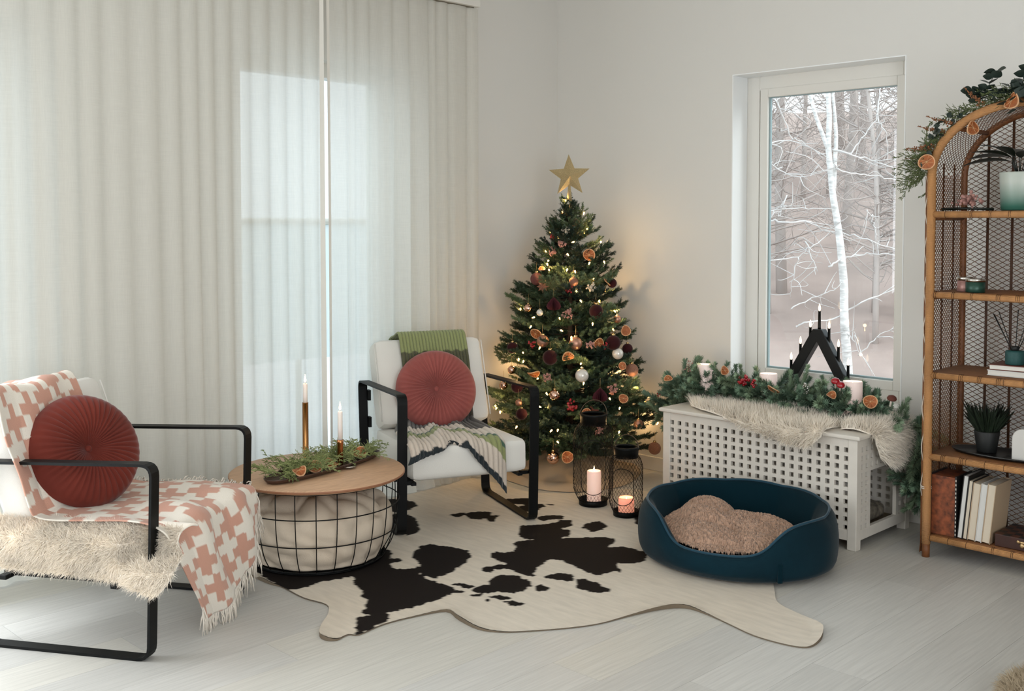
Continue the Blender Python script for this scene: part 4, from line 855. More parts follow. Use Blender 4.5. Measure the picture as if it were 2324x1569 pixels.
def spruce_branch(seed, L, mats):
    r = np.random.RandomState(seed); b = MB(); P = spline([(0, 0, 0), (L*.4, r.normal(0, .012), -.012), (L*.75, r.normal(0, .02), -.012), (L, r.normal(0, .02), .02)], 10); b.tube(P, np.linspace(.0028, .001, 10), 4, cap=False, mi=1)
    needles(b, P[2:], int(340*L/.35), .021, .0026, r); needles(b, P[-2:], 30, .018, .0026, r, .5)
    nt_ = max(4, int(L/.036))
    for i in range(nt_):
        t = .22+.74*i/nt_; k = t*9; q = P[int(k)]*(1-k % 1)+P[min(int(k)+1, 9)]*(k % 1); sg = 1 if i % 2 else -1; l = (.045+.26*L*(1.05-t))*r.uniform(.75, 1.15)
        D = np.array([.78, sg*.72, r.uniform(-.05, .38)]); D /= np.linalg.norm(D); S_ = np.array([q, q+D*l*.5, q+D*l+np.array([.006, 0, .012])]); b.tube(S_, [.0013, .0012, .0008], 3, cap=False, mi=1); needles(b, S_, int(100*l/.07), .0195, .0026, r)
        if l > .06:
            for g in (-1, 1):
                s0 = q+D*l*.45; d2 = D*.8+np.array([.2, g*.55, r.uniform(-.05, .3)]); d2 /= np.linalg.norm(d2); S2 = np.array([s0, s0+d2*l*.25, s0+d2*l*.52]); needles(b, S2, int(60*l/.08), .0185, .0025, r)
    return b.mesh('branch', mats)
BM = {}
for q, L in enumerate((.12, .19, .27, .35, .43)):
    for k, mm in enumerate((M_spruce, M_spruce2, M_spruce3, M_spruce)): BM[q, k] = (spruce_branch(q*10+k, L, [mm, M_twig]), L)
tree = thing('christmas_tree', 'decorated green Christmas tree with warm lights in the corner', 'tree', (TX, TY, 0))
MB().tube([(0, 0, .02), (.004, 0, .7), (0, .003, 1.52)], [.02, .015, .004], 8).build('trunk', M_twig, tree)
pz = np.array([.16, .2, .33, .51, .68, .92, 1.1, 1.25, 1.40, 1.52]); pr_ = np.array([.38, .43, .475, .44, .385, .335, .235, .18, .085, .03])
r = np.random.RandomState(17); cnt = 0; z = .20; lay = 0
while z < 1.47 and cnt < 292:
    rad = np.interp(z, pz, pr_); n = int(7+19*rad*.98); lift = np.interp(z, [.2, .8, 1.2, 1.47], [-.10, .08, .32, .9])
    for i in range(n):
        a = (i+.5*(lay % 2)+r.uniform(-.25, .25))/n*2*PI; L = rad*r.uniform(.78, 1.10)
        if a != a: continue
        wx, wy = TX+math.cos(a)*L*1.02, TY+math.sin(a)*L*1.02
        if wx < .07: L *= (TX-.08)/(TX-wx)
        if wy > -.07: L *= (-TY-.08)/(wy-TY)
        q = int(np.argmin([abs(B-L) for B in (.12, .19, .27, .35, .43)])); me, bl = BM[q, r.randint(4)]
        tl_a = lift+r.normal(0, .10); d = (math.cos(a)*math.cos(tl_a), math.sin(a)*math.cos(tl_a), math.sin(tl_a))
        inst('branch', me, tree, (0, 0, z+r.uniform(-.03, .03)), align(d, r.normal(0, .25)), L/bl); cnt += 1
    z += .058*(.75+.5*rad/.47) if z < 1.2 else .045; lay += 1
inst('branch', BM[0, 2][0], tree, (0, 0, 1.40), align((.02, 0, 1)), 1.0)
for a in (0, 2.1, 4.2): inst('branch', BM[0, 0][0], tree, (0, 0, 1.41), align((math.cos(a)*.5, math.sin(a)*.5, .8)), .6)
# inner greenery keeps the crown from being see-through
for i in range(46):
    zz_ = r.uniform(.22, 1.15); rad = np.interp(zz_, pz, pr_)*.62; a = r.uniform(0, 6.28)
    if cnt > 296: break
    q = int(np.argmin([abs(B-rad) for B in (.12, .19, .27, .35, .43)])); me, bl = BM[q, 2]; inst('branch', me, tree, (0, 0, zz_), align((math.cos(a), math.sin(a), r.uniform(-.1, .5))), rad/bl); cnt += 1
# branches drooping at the lower right of the photograph, where two baubles hang
for a, zz_, L, li in ((.72, .42, .50, -.16), (.60, .36, .47, -.12), (-.55, .3, .45, -.2)):
    me, bl = BM[4, 2]; inst('branch', me, tree, (0, 0, zz_), align((math.cos(a)*math.cos(li), math.sin(a)*math.cos(li), math.sin(li))), L/bl)
# star on top
sd = np.array((.655, -.735, .02)); st_ = thing('tree_star', 'gold glitter five pointed star on the tree top', 'star', (.458, -.402, 1.50)); st_.rotation_euler = (0, 0, math.atan2(sd[1], sd[0])+PI/2+.12)
b = MB(); V = []
for i in range(10):
    q = .118 if i % 2 == 0 else .050; an = PI/2+i*PI/5+.035; V.append((q*math.cos(an), 0, .138+q*math.sin(an)))
V += [(0, -.024, .138), (0, .024, .138)]
b.add(V, [(i, (i+1) % 10, 10) for i in range(10)]+[((i+1) % 10, i, 11) for i in range(10)]); b.build('star_body', M_gold, st_, smooth=False)
MB().lathe([(.015, 0), (.010, .05), (.006, .09)], 14).build('socket_cone', M_gold, st_)
# string of lights: bulbs stand on the branch tips, the wire winds inside
sl = thing('string_lights', 'string of small warm white lights wound through the Christmas tree', 'lights', (TX, TY, .2))
bu = MB().lathe([(.0018, -.006), (.0024, -.002), (.0042, .003), (.0036, .008), (0, .011)], 8).mesh('bulb', M_bulb)
for i, p in enumerate(BULBS):
    o = inst('bulb', bu, sl, np.array(p)-np.array(sl.location), (r.normal(0, .6), r.normal(0, .6), 0))
    if i % 4 == 0:
        q = np.array(p)-np.array(sl.location); q[:2] *= 1.03; point_light('bulb_light', sl, q, .34, (1, .66, .30), .008)
for i in range(10):   # the same string behind and beside the crown, towards the corner
    a = math.radians((60, 90, 120, 150, 180, 210, 235, 255, 75, 165)[i]); zz_ = (.3, .5, .75, .4, .6, .9, .35, .65, 1.0, 1.1)[i]; rad = np.interp(zz_, pz, pr_)*.82
    q = np.array((rad*math.cos(a), rad*math.sin(a), zz_-.2)); inst('bulb', bu, sl, q)
    point_light('bulb_light', sl, q*np.array((1.02, 1.02, 1)), .40, (1, .62, .27), .008)
t_ = np.linspace(0, 1, 260); zz_ = 1.4-1.15*t_; rad = np.interp(zz_, pz, pr_)*.7; MB().tube(np.stack([rad*np.cos(t_*60), rad*np.sin(t_*60), zz_-.2], 1), .0011, 3).build('wire', M_spruce3, sl)
# ornaments
def bauble(loc, rad, m_, label, s_len=.05):
    t = thing('bauble', label, 'bauble', loc, r.uniform(0, 6), group='Christmas tree baubles')
    MB().ball((0, 0, 0), rad, 20, 14).build('ball', m_, t)
    MB().lathe([(rad*.24, rad*.95), (rad*.26, rad*1.0), (rad*.26, rad*1.2), (rad*.2, rad*1.24), (0, rad*1.25)], 12).build('cap', M_cap, t)
    MB().tube([(0, 0, rad*1.2), (.002, 0, rad*1.2+s_len*.5), (0, 0, rad*1.2+s_len)], .0007, 4).build('hanger', M_string, t); return t
def blossom(loc, rad, m_, label, seed, cat='flower', nm='dried_flower_pick', n=22, br=.17):
    t = thing(nm, label, cat, loc); rr_ = np.random.RandomState(seed); st = MB(); fl = []
    for i in range(n):
        d = rr_.normal(size=3); d[0] += .3; d[1] -= .35; d /= np.linalg.norm(d); p = d*rad*rr_.uniform(.35, 1)
        st.tube([(0, 0, 0), p*.5+np.array([0, 0, .004]), p], .0007, 3, cap=False); fl.append(p)
    st.build('stems', M_twig, t)
    for p in fl: inst('berry' if cat == 'berries' else 'floret', BLOB[m_.name], t, p, (rr_.uniform(0, 6), rr_.uniform(0, 6), 0), rad*br/.005*rr_.uniform(.8, 1.25))
    return t
BLOB = {}
for mm in (M_blossom, M_pink, M_berry):
    b = MB()
    if mm is M_berry: b.ball((0, 0, 0), .005, 10, 7)
    else:
        for k in range(5):
            a = k/5*2*PI; b.ball((.0042*math.cos(a), .0042*math.sin(a), 0), .0034, 6, 4, (1, 1, .6))
    BLOB[mm.name] = b.mesh('floret', mm)
def honeycomb(loc, rad, label):
    t = thing('paper_ornament', label, 'ornament', loc)
    b = MB(); n = 26
    for i in range(n):
        a = i/n*2*PI; pf = [(rad*.08, -rad*.75), (rad*.75, -rad*.62), (rad*1.0, -rad*.25), (rad*.8, rad*.25), (rad*.35, rad*.75), (rad*.05, rad*1.0)]
        pv = [(q*math.cos(a), q*math.sin(a), z) for q, z in pf]+[(0, 0, rad*1.0), (0, 0, -rad*.75)]; b.add(pv, [tuple(range(8))])
    b.build('paper_fan', M_wine, t, smooth=False, thick=.0008); MB().tube([(0, 0, rad), (0, 0, rad+.05)], .0007, 4).build('hanger', M_string, t)
KN = {'R': (M_bR, 'matt rose gold bauble'), 'G': (M_bG, 'glittered rose gold bauble'), 'M': (M_bM, 'mauve glitter bauble'), 'D': (M_bD, 'burgundy velvet bauble'), 'W': (M_bW, 'pearl white bauble'), 'C': (M_bC, 'shiny mirrored rose glass bauble')}
out_n = np.array((.66, -.74, .0))
LAB = ORN_LABELS
for i, (k, p, rad) in enumerate(ORN):
    lb = LAB[i]; p = np.array(p)
    if k in KN: bauble(p, rad, KN[k][0], KN[k][1]+' '+lb)
    elif k == 'o': orange('dried orange slice '+lb, p, out_n+r.normal(0, .35, 3)*(3.0 if 'edge' in lb else 1), rad, r.randint(3), r.uniform(0, 6))
    elif k == 'w': blossom(p, rad, M_blossom, 'cream dried flower pick '+lb, i)
    elif k == 'p': blossom(p, rad, M_pink, 'dusty pink dried flower pick '+lb, i)
    elif k == 'k': blossom(p, rad*1.1, M_berry, 'red berry pick '+lb, i, 'berries', 'berry_pick', 16, .2)
    elif k == 'F': honeycomb(p, rad, 'burgundy paper fan ornament '+lb)
    elif k == 'S':
        t = thing('paper_star', 'folded pink metallic star ornament '+lb, 'star', p); t.rotation_euler = Vector(out_n).to_track_quat('Z', 'Y').to_euler(); V = []
        for q in range(16): an = q/16*2*PI; rq = rad*(1.1 if q % 2 == 0 else .62); V.append((rq*math.cos(an), rq*math.sin(an), 0))
        V += [(0, 0, rad*.5), (0, 0, -rad*.5)]; b = MB(); b.add(V, [(q, (q+1) % 16, 16) for q in range(16)]+[((q+1) % 16, q, 17) for q in range(16)]); b.build('star_body', M_bG, t, smooth=False)
    elif k == 'n':
        t = thing('cinnamon_bundle', 'crossed cinnamon sticks '+lb, 'cinnamon', p)
        for a in (.5, -.15): MB().tube([(-.03*math.cos(a), .0, .03*math.sin(a)), (.035*math.cos(a), -.01, -.03*math.sin(a))], .004, 7).build('stick', M_cane, t)
# cloth laid round the foot of the tree
sk = thing('tree_skirt', 'beige fabric gathered round the foot of the Christmas tree', 'tree skirt', (TX, TY, 0))
nr, na = 26, 120; a = np.arange(na)/na*2*PI; G = np.zeros((nr, na, 3))
for i in range(nr):
    q = i/(nr-1); D = np.stack([np.cos(a), np.sin(a), 0*a], 1); Rm = .40+.03*noise3(D, 2.2, 3)
    dm = np.minimum(np.where(np.cos(a) < 0, (TX-.03)/np.maximum(-np.cos(a), 1e-3), 9), np.where(np.sin(a) > 0, (-TY-.03)/np.maximum(np.sin(a), 1e-3), 9)); Rm = np.minimum(Rm, dm)
    z = .16*(1-q)**1.3+.010+.018*np.abs(noise3(D*(1+q*1.5), 4, 5))*math.sin(min(1, q*1.4)*PI)*1.0+.022*np.exp(-((q-.9)/.09)**2)*(.6+.4*noise3(D, 3, 8))
    if i == nr-1: z = np.full(na, .003)
    G[i] = np.stack([Rm*(.06+.94*q)*np.cos(a), Rm*(.06+.94*q)*np.sin(a), z], 1)
MB().grid(G, wrap=True, flip=True).build('cloth', mat('skirt_cloth', '#b5a188', .95, bump=.3, bscale=300), sk)
# ------------------------------------------------------------------ wire lanterns with pillar candles
def lantern(label, loc, Rb, Rbase, Rrim, zb, zs0, zs1, zr, zt, hz, door, da, ns, cand):
    t = thing('wire_lantern', label, 'lantern', loc, group='black wire lanterns beside the tree')
    pf = spline([(Rbase, zb), (Rbase+(Rb-Rbase)*.45, zb+(zs0-zb)*.28), (Rb*.97, zb+(zs0-zb)*.72), (Rb, zs0+.01), (Rb, (zs0+zs1)/2), (Rb, zs1-.01), (Rb*.96, zs1+(zr-zs1)*.25), (Rrim+(Rb-Rrim)*.45, zs1+(zr-zs1)*.75), (Rrim, zr)], 60)
    zz_ = np.linspace(zb, zr, 44); rr_ = np.interp(zz_, pf[:, 1], pf[:, 0]); zc, hh, hw = door
    cam_a = math.atan2(-4.763-loc[1], 4.354-loc[0])+da
    def inside(a, z):
        d = (a-cam_a+PI) % (2*PI)-PI; x = d*Rb/hw; y = max(0, abs(z-zc)-(hh-hw*.9))/(hw*.9); return x*x+y*y < 1 and abs(d) < 1.6
    b = MB()
    for sg in (1, -1):
        for k in range(ns):
            a0 = k/ns*2*PI; run = []
            for z, q in zip(zz_, rr_):
                a = a0+sg*(z-zb)/(zr-zb)*2.3
                if inside(a, z):
                    if len(run) > 1: b.tube(run, .0008, 3, cap=False)
                    run = []
                else: run.append((q*math.cos(a), q*math.sin(a), z))
            if len(run) > 1: b.tube(run, .0008, 3, cap=False)
    b.build('wire_mesh', M_black, t)
    P = []
    for q in np.linspace(0, 2*PI, 60, endpoint=False):
        y = math.sin(q); x = math.cos(q); zz = zc+np.sign(y)*(abs(y)*hw*.9)+(hh-hw*.9)*np.clip(y*4, -1, 1); a = cam_a+x*hw/Rb; rq = np.interp(zz, pf[:, 1], pf[:, 0]); P.append((rq*math.cos(a), rq*math.sin(a), zz))
    MB().tube(P, .0018, 6, closed=True).build('door_ring', M_black, t)
    MB().lathe([(0, .001), (Rbase+.003, .001), (Rbase+.004, zb+.012), (Rbase+.001, zb+.012), (Rbase-.001, .006), (0, .006)], 40).build('base', M_black, t)
    MB().lathe([(Rrim+.002, zr-.012), (Rrim+.004, zt-.01), (Rrim+.007, zt-.004), (Rrim+.004, zt), (Rrim-.006, zt), (Rrim-.008, zt-.006), (Rrim-.003, zt-.01), (Rrim-.002, zr-.012)], 40).build('rim', M_black, t)
    q = np.linspace(0, PI, 24); hr = Rrim+.004; ha = cam_a+PI/2-.1; MB().tube(np.stack([hr*np.cos(q)*math.cos(ha), hr*np.cos(q)*math.sin(ha)+.012*np.sin(q), zt-.008+(hz-zt+.008)*np.sin(q)], 1), .0024, 6).build('handle', mat('handle_steel', '#57493c', .3, metal=.9), t)
    for s_ in (1, -1): MB().ball((hr*s_*math.cos(ha), hr*s_*math.sin(ha), zt-.01), .005, 8, 6).build('pivot', M_black, t)
    return t
L1 = (.987, -.815, .0045); L2 = (1.225, -.857, .0045)
lantern('taller black wire lantern standing on the hide below the tree', L1, .0975, .066, .062, .018, .10, .335, .405, .448, .512, (.20, .133, .062), 0., 32, None)
lantern('shorter black wire lantern between the taller lantern and the dog bed', L2, .079, .056, .055, .014, .08, .235, .288, .327, .380, (.15, .086, .054), -.22, 28, None)
c = thing('pillar_candle', 'tall white pillar candle lit inside the taller lantern', 'candle', (L1[0]+.004, L1[1]+.002, L1[2]+.0065))
MB().lathe([(0, 0), (.034, 0), (.0345, .004), (.0345, .155), (.033, .160), (.029, .160), (.022, .154), (0, .152)], 32).build('wax', M_waxlit, c); flame(c, .153, .75, .10)
c = thing('pillar_candle', 'short half burnt pillar candle glowing inside the smaller lantern', 'candle', (L2[0]+.006, L2[1]-.004, L2[2]+.0065))
MB().lathe([(0, 0), (.036, 0), (.037, .004), (.0365, .068), (.035, .082), (.032, .078), (.027, .06), (0, .056)], 40, ripple=lambda a: .03*np.sin(3*a+1)+.015*np.sin(5*a)).build('wax', M_waxlit2, c); flame(c, .057, .6, .10)

# ------------------------------------------------------------------ dog bed and its blanket
BX, BY = 1.935, -1.02
bed = thing('dog_bed', 'oval teal velvet dog bed with a low front in front of the white crate', 'dog bed', (BX, BY, .006))
A_, B_ = .425, .385; na = 160; a = np.arange(na)/na*2*PI; fa = math.radians(-72)
dd_ = np.abs((a-fa+PI) % (2*PI)-PI); low = 1/(1+np.exp((dd_-.60)/.085)); Hh = .222-.110*low+.010*np.cos(a-math.radians(95))+.006*(np.abs(np.sin((a-.15)*4.5))-.5)*(1-low)
pan = np.abs(np.sin((a-.15)*4.5)); thk = .10*(1-.25*low)
G = []
prof_b = [(0.78, .002, 0), (.93, .004, 0), (.965, .03, 0), (.985, .3, 1), (1.0, .55, 1), (.992, .8, 1), (.965, .95, 1), (.93, 1.0, 1)]
inn_b = [(.885, .985, 1), (.84, .90, 1), (.79, .7, 1), (.755, .48, 1), (.735, .30, 1), (.70, .07, 0), (.4, .075, 0), (.02, .08, 0)]
outer = []
for q, h, rel in prof_b:
    z = Hh*h if rel else np.full(na, h); lean = -.045*(h if rel else 0)*(1-low)
    outer.append(np.stack([(A_*(q+lean))*np.cos(a), (B_*(q+lean))*np.sin(a), z], 1))
inner = []
for q, h, rel in inn_b:
    z = Hh*h if rel else np.full(na, h*.9+.008); puff = .05*(pan**.5-.7)*(1 if rel else 0)*(1-.6*low)*math.sin(min(1, max(h, 0))*PI) ; lean = -.03*(1-low)*(1 if rel else 0)
    inner.append(np.stack([(A_*(q-puff+lean+.02*low))*np.cos(a), (B_*(q-puff+lean+.02*low))*np.sin(a), z], 1))
def dens(Q, k):
    Q = np.array(Q); n0 = len(Q); t = np.linspace(0, n0-1, n0*k); i = np.minimum(t.astype(int), n0-2); u = (t-i)[:, None, None]; return Q[i]*(1-u)+Q[i+1]*u
wr = .004*noise3(np.stack([np.cos(a), np.sin(a), 0*a], 1), 9, 4)
outer = np.array(outer); outer[3:7, :, :2] *= (1+wr[None, :, None]*3.5)
MB().grid(outer, wrap=True).build('outer_wall', M_teal, bed, sub=1)
inner = np.array([outer[-1]]+inner); MB().grid(inner, wrap=True).build('inner_bolster', M_tealin, bed, sub=1)
MB().tube(outer[-1]+np.array([0, 0, .003]), .0052, 6, closed=True).build('piping', M_tealp, bed)
MB().lathe([(0, .028), (.70, .028), (.74, .05), (.70, .085), (.4, .095), (0, .1)], 60).xf(Matrix.Diagonal((A_, B_, .85, 1))).build('base_cushion', M_tealin, bed)
MB().box((.336, -.218, .052), (.012, .02, .075), (0, 0, -.62)).build('side_tab', M_tealin, bed, smooth=False, bevel=.004)
bk = thing('fleece_blanket', 'crumpled beige teddy fleece blanket lying in the dog bed', 'blanket', (BX-.008, BY-.022, .10))
n = 190; u = np.linspace(-1, 1, n); U, V = np.meshgrid(u, u, indexing='ij'); sq = np.maximum(np.abs(U), np.abs(V)); an = np.arctan2(V, U); rr_ = sq
X = .318*rr_*np.cos(an)*(1+.06*np.sin(3*an+1)); Y = .285*rr_*np.sin(an)*(1+.06*np.sin(4*an)); P3 = np.stack([X, Y, 0*X], -1)
Wx = X+.025*noise3(P3, 14, 31); Wy = Y+.025*noise3(P3, 14, 32); Z = .012*(1-rr_**6)+.006*noise3(P3, 12, 8)
for hx, hy, ax_, ay_, hh in ((-.17, .07, .13, .10, .085), (-.11, -.05, .16, .075, .075), (.0, .04, .10, .12, .06), (.09, .10, .15, .07, .055), (.10, .0, .12, .08, .05), (-.05, -.15, .20, .09, .045), (.16, -.08, .12, .09, .035), (.2, .06, .1, .1, .04), (-.22, -.06, .08, .1, .05)):
    dq = ((Wx-hx)/ax_)**2+((Wy-hy)/ay_)**2; Z = np.maximum(Z, hh*np.sqrt(np.maximum(0, 1-dq*.8)))
Z = Z*1.2*(1-.7*rr_**8)+.004
Z -= .011*np.exp(-(noise3(P3, 210, 3)/.16)**2)+.008*np.exp(-(noise3(P3, 330, 4)/.16)**2)-.010
MB().grid(np.stack([X, Y, Z], -1)).build('fleece', M_teddy, bk)
# ------------------------------------------------------------------ the white lattice crate under the window
CX0, CX1, CY0, CY1, CH = 1.255, 2.258, -.612, -.105, .488
cg = thing('lattice_crate', 'white wooden lattice chest used as a dog crate below the window', 'crate', (CX0, CY0, 0))
def lattice(w, h, nc, nr_, hole, th, mx, mz0, mz1, skip=None):
    """panel in the local xz plane with square holes; skip=(c0,c1,r0,r1) is one big opening"""
    px = (w-2*mx-hole)/(nc-1); pz_ = (h-mz0-mz1-hole)/(nr_-1)
    X_ = [0]+[e for c in range(nc) for e in (mx+c*px, mx+c*px+hole)]+[w]; Z_ = [0]+[e for c in range(nr_) for e in (mz0+c*pz_, mz0+c*pz_+hole)]+[h]
    def hol(i, j):
        if i % 2 == 1 and j % 2 == 1:
            return True
        return False
    solid = {}
    for i in range(len(X_)-1):
        for j in range(len(Z_)-1):
            s_ = not hol(i, j)
            if skip and skip[0] <= i <= skip[1] and skip[2] <= j <= skip[3]: s_ = False
            if 0 <= i and s_: solid[i, j] = 1
    b = MB(); V = {}; vl = []
    def vid(i, j, k):
        if (i, j, k) not in V: V[i, j, k] = len(vl); vl.append((X_[i], k*th, Z_[j]))
        return V[i, j, k]
    Fc = []
    for (i, j) in solid:
        Fc.append((vid(i, j, 0), vid(i+1, j, 0), vid(i+1, j+1, 0), vid(i, j+1, 0))); Fc.append((vid(i, j, 1), vid(i, j+1, 1), vid(i+1, j+1, 1), vid(i+1, j, 1)))
        for (di, dj, p, q) in ((-1, 0, (i, j), (i, j+1)), (1, 0, (i+1, j+1), (i+1, j)), (0, -1, (i+1, j), (i, j)), (0, 1, (i, j+1), (i+1, j+1))):
            if (i+di, j+dj) not in solid: Fc.append((vid(*p, 0), vid(*q, 0), vid(*q, 1), vid(*p, 1)))
    return b.add(vl, Fc)
pw = CX1-CX0; PZ = .055; PHt = CH-.018-PZ
lattice(pw-.07, PHt, 22, 10, .0208, .016, .006, .028, .036).build('front_panel', M_cage, cg, smooth=False, loc=(.035, .004, PZ))
lattice(pw-.07, PHt, 22, 10, .0208, .016, .006, .028, .036).build('back_panel', M_cage, cg, smooth=False, loc=(.035, CY1-CY0-.02, PZ))
dp = CY1-CY0
for x, sk_ in ((pw-.020, (5, 16, 0, 13)), (.004, None)):
    if sk_: b = lattice(dp-.07, PHt, 10, 10, .0208, .016, .006, .028, .036, (5, 15, 1, 13))
    else: b = lattice(dp-.07, PHt, 10, 10, .0208, .016, .006, .028, .036)
    o = b.build('side_panel', M_cage, cg, smooth=False); o.location = (x+.016, .035, PZ); o.rotation_euler = (0, 0, PI/2)
for x in (.021, pw-.021):
    for y in (.021, dp-.021): MB().box((x, y, (CH-.018)/2), (.042, .042, CH-.018)).build('leg', M_cage, cg, smooth=False, bevel=.003)
for y in (.012, dp-.012): MB().box((pw/2, y, .062), (pw-.08, .02, .045)).build('bottom_rail', M_cage, cg, smooth=False, bevel=.002)
MB().box((pw-.012, dp/2, .062), (.02, dp-.08, .045)).build('bottom_rail', M_cage, cg, smooth=False, bevel=.002)
MB().box((pw/2, dp/2, .05), (pw-.06, dp-.06, .012)).build('bottom_board', mat('crate_floor', '#7a6a55', .8), cg, smooth=False)
b = MB(); b.box((pw/2, dp/2, CH-.008), (pw+.034, dp+.03, .018)); b.build('lid', M_cage, cg, smooth=False, bevel=.006, seg=3)
for k, (x, y) in enumerate(((pw-.10, .10), (pw-.05, .145), (.06, .35))): MB().prism([(x+.016*math.cos(q)*1.5, y+.007*math.sin(q)) for q in np.linspace(0, 6.1, 14)], CH+.0012, CH+.0018).build('lid_slot', mat('lid_slot_dark', '#5b3d30', .9), cg, smooth=False)
pm = thing('folded_mat', 'patterned grey mat folded inside the white crate', 'mat', (2.02, -.36, .058))
b = softbox((.36, .30, .07), .03, 10, .012); b.xf(Matrix.Translation((0, 0, .037))).build('mat_body', M_mat, pm)
# sheepskins on the lid
def fleece_on_lid(name, label, G, n, seed, lean, ln=.045, flip=1):
    t = thing(name, label, 'sheepskin', tuple(np.asarray(G).reshape(-1, 3).mean(0)), group='ivory sheepskins on the white crate'); G = np.asarray(G)-np.array(t.location)
    m = MB(); m.grid(G); m.build('hide', M_fur2, t, thick=.005); wool('wool', G, n, ln, M_fur2, t, seed=seed, flip=flip, lean=lean, rand=.5, grav=.35, w=.0030, curl=.45); return t
G = np.zeros((50, 26, 3))
for i in range(50):
    u = i/49; x = 1.285+.83*u; e = np.interp(u, [0, .08, .2, .35, .5, .65, .78, .88, .95, 1], [.20, .12, .05, .01, -.022, -.045, -.07, -.075, -.06, -.02]); yb = -.26
    for j in range(26):
        w = j/25; d0 = yb; dist = w*((-yb-.0)+0)  # run from the back to the front edge of the lid, then down
        total = (CY0-.022-yb)*-1-max(e, 0)+max(-e, 0); s = w*total; flat = (yb-(CY0-.022))-max(e, 0)
        if s <= flat: y = yb-s; z = CH+.006+.008*math.sin(w*6+u*9)
        else: k = s-flat; y = CY0-.022-.012-min(k, .02)*.4; z = CH+.004-k
        G[i, j] = (x, y, z)
fleece_on_lid('sheepskin', 'ivory sheepskin lying along the front edge of the white crate lid', G, 21000, 5, (.06, -.22, .15), .058, -1)
G = np.zeros((34, 24, 3))
for i in range(34):
    u = i/33; y = -.535+.33*u; h = np.interp(u, [0, .12, .35, .6, 1], [.04, .115, .15, .13, .05]); x0 = 2.14+.03*math.sin(u*5)
    for j in range(24):
        w = j/23; flat = 2.282-x0; s = w*(flat+h)
        if s <= flat: G[i, j] = (x0+s, y, CH+.006+.008*math.sin(w*5))
        else: k = s-flat; G[i, j] = (2.292+min(k, .02)*.4, y+.02*k/.15, CH+.004-k)
fleece_on_lid('sheepskin', 'ivory sheepskin hanging over the right end of the white crate', G[::-1], 13000, 6, (.28, -.12, .15), .058)

# ------------------------------------------------------------------ fir garland over the crate
gl_ = thing('fir_garland', 'thick green fir garland lying on the crate along the window sill', 'garland', (1.70, -.25, .50))
gp = spline([(1.10, -.30, .36), (1.115, -.30, .46), (1.20, -.34, .54), (1.38, -.34, .55), (1.60, -.32, .55), (1.82, -.33, .55), (2.02, -.35, .545), (2.19, -.31, .525), (2.31, -.235, .47), (2.36, -.215, .37), (2.375, -.20, .26), (2.375, -.20, .20)], 130)
def fir_sprig(seed, L, mats):
    r = np.random.RandomState(seed); b = MB(); P = spline([(0, 0, 0), (L*.5, r.normal(0, .006), .004), (L, r.normal(0, .008), .012)], 7); b.tube(P, np.linspace(.002, .0012, 7), 4, cap=False, mi=1)
    needles(b, P, int(330*L/.11), .030, .0030, r, .85); needles(b, P[-2:], 40, .026, .0029, r, .55)
    return b.mesh('fir_sprig', mats)
fs = [fir_sprig(s, L, [mm, M_twig]) for s, L, mm in ((1, .10, M_garl), (2, .12, M_garl2), (3, .09, M_garl), (4, .13, M_garl), (5, .11, M_garl2))]
r = np.random.RandomState(33); gL = np.array(gl_.location)
MB().tube(gp-gL, .008, 5).build('wire_core', M_twig, gl_)
for i in range(290):
    k = int(r.uniform(0, 128)); p = gp[k]; T = gp[k+1]-p; T /= np.linalg.norm(T); d = r.normal(size=3); d -= T*(d@T)*.7
    low_ = p[2] > .5
    if low_ and d[2] < -.2: d[2] = abs(d[2])*.6
    d /= np.linalg.norm(d); d = d+T*r.choice([-1, 1])*.35; 
    if p[0] > 2.25: d[2] -= .5; d[0] = d[0]*.6
    if p[0] > 2.2 and d[0] > .2: d[0] *= .4
    d /= np.linalg.norm(d); q = p+r.normal(0, .022, 3); L = .115; tip = q+d*L
    if tip[1] > -.02 and not (1.26 < tip[0] < 2.13 and tip[2] > .56): d[1] = -abs(d[1])*.4; d /= np.linalg.norm(d)
    if low_ and q[2]+d[2]*L < CH+.02 and 1.25 < q[0] < 2.28: d[2] = abs(d[2])*.3
    inst('fir_sprig', fs[r.randint(5)], gl_, q-gL, align(d, r.uniform(0, 6)), r.uniform(.85, 1.3))
gb = MB(); r2 = np.random.RandomState(77)
for i in range(150):
    k = int(r2.uniform(0, 86)); p = gp[k]+r2.normal(0, .018, 3)+np.array((0, -.01, .0)); d = r2.normal(size=3); d[2] = abs(d[2])*.5-.05; d[1] -= .35; d /= np.linalg.norm(d)
    if p[2]+d[2]*.1 < CH+.02: d[2] = .15
    P = np.array([p, p+d*.05, p+d*.1])-gL; needles(gb, P, 170, .028, .003, r2, .85)
gb.build('fir_needles', M_garl2, gl_, kind='stuff')
for lb, x, y, hgt, rad in (('LED pillar candle at the left end of the fir garland', 1.302, -.33, .180, .042), ('LED pillar candle in the middle of the fir garland', 1.649, -.31, .166, .043), ('LED pillar candle at the right end of the fir garland', 2.089, -.33, .176, .044)):
    c = thing('led_candle', lb, 'candle', (x, y, CH+.010), group='LED candles in the garland'); h0 = hgt
    MB().lathe([(0, 0), (rad, 0), (rad, .004), (rad*.97, h0-.004), (rad*.94, h0), (rad*.86, h0-.003), (rad*.82, h0-.016), (0, h0-.02)], 36, ripple=lambda a: .006*np.sin(2*a)).build('wax', M_led, c)
    MB().lathe([(.004, h0-.02), (.003, h0-.008), (0, h0)], 8).build('led_wick', M_bulbw, c)
    point_light('led_light', c, (0, 0, h0+.01), .05, (1, .7, .5), .01)
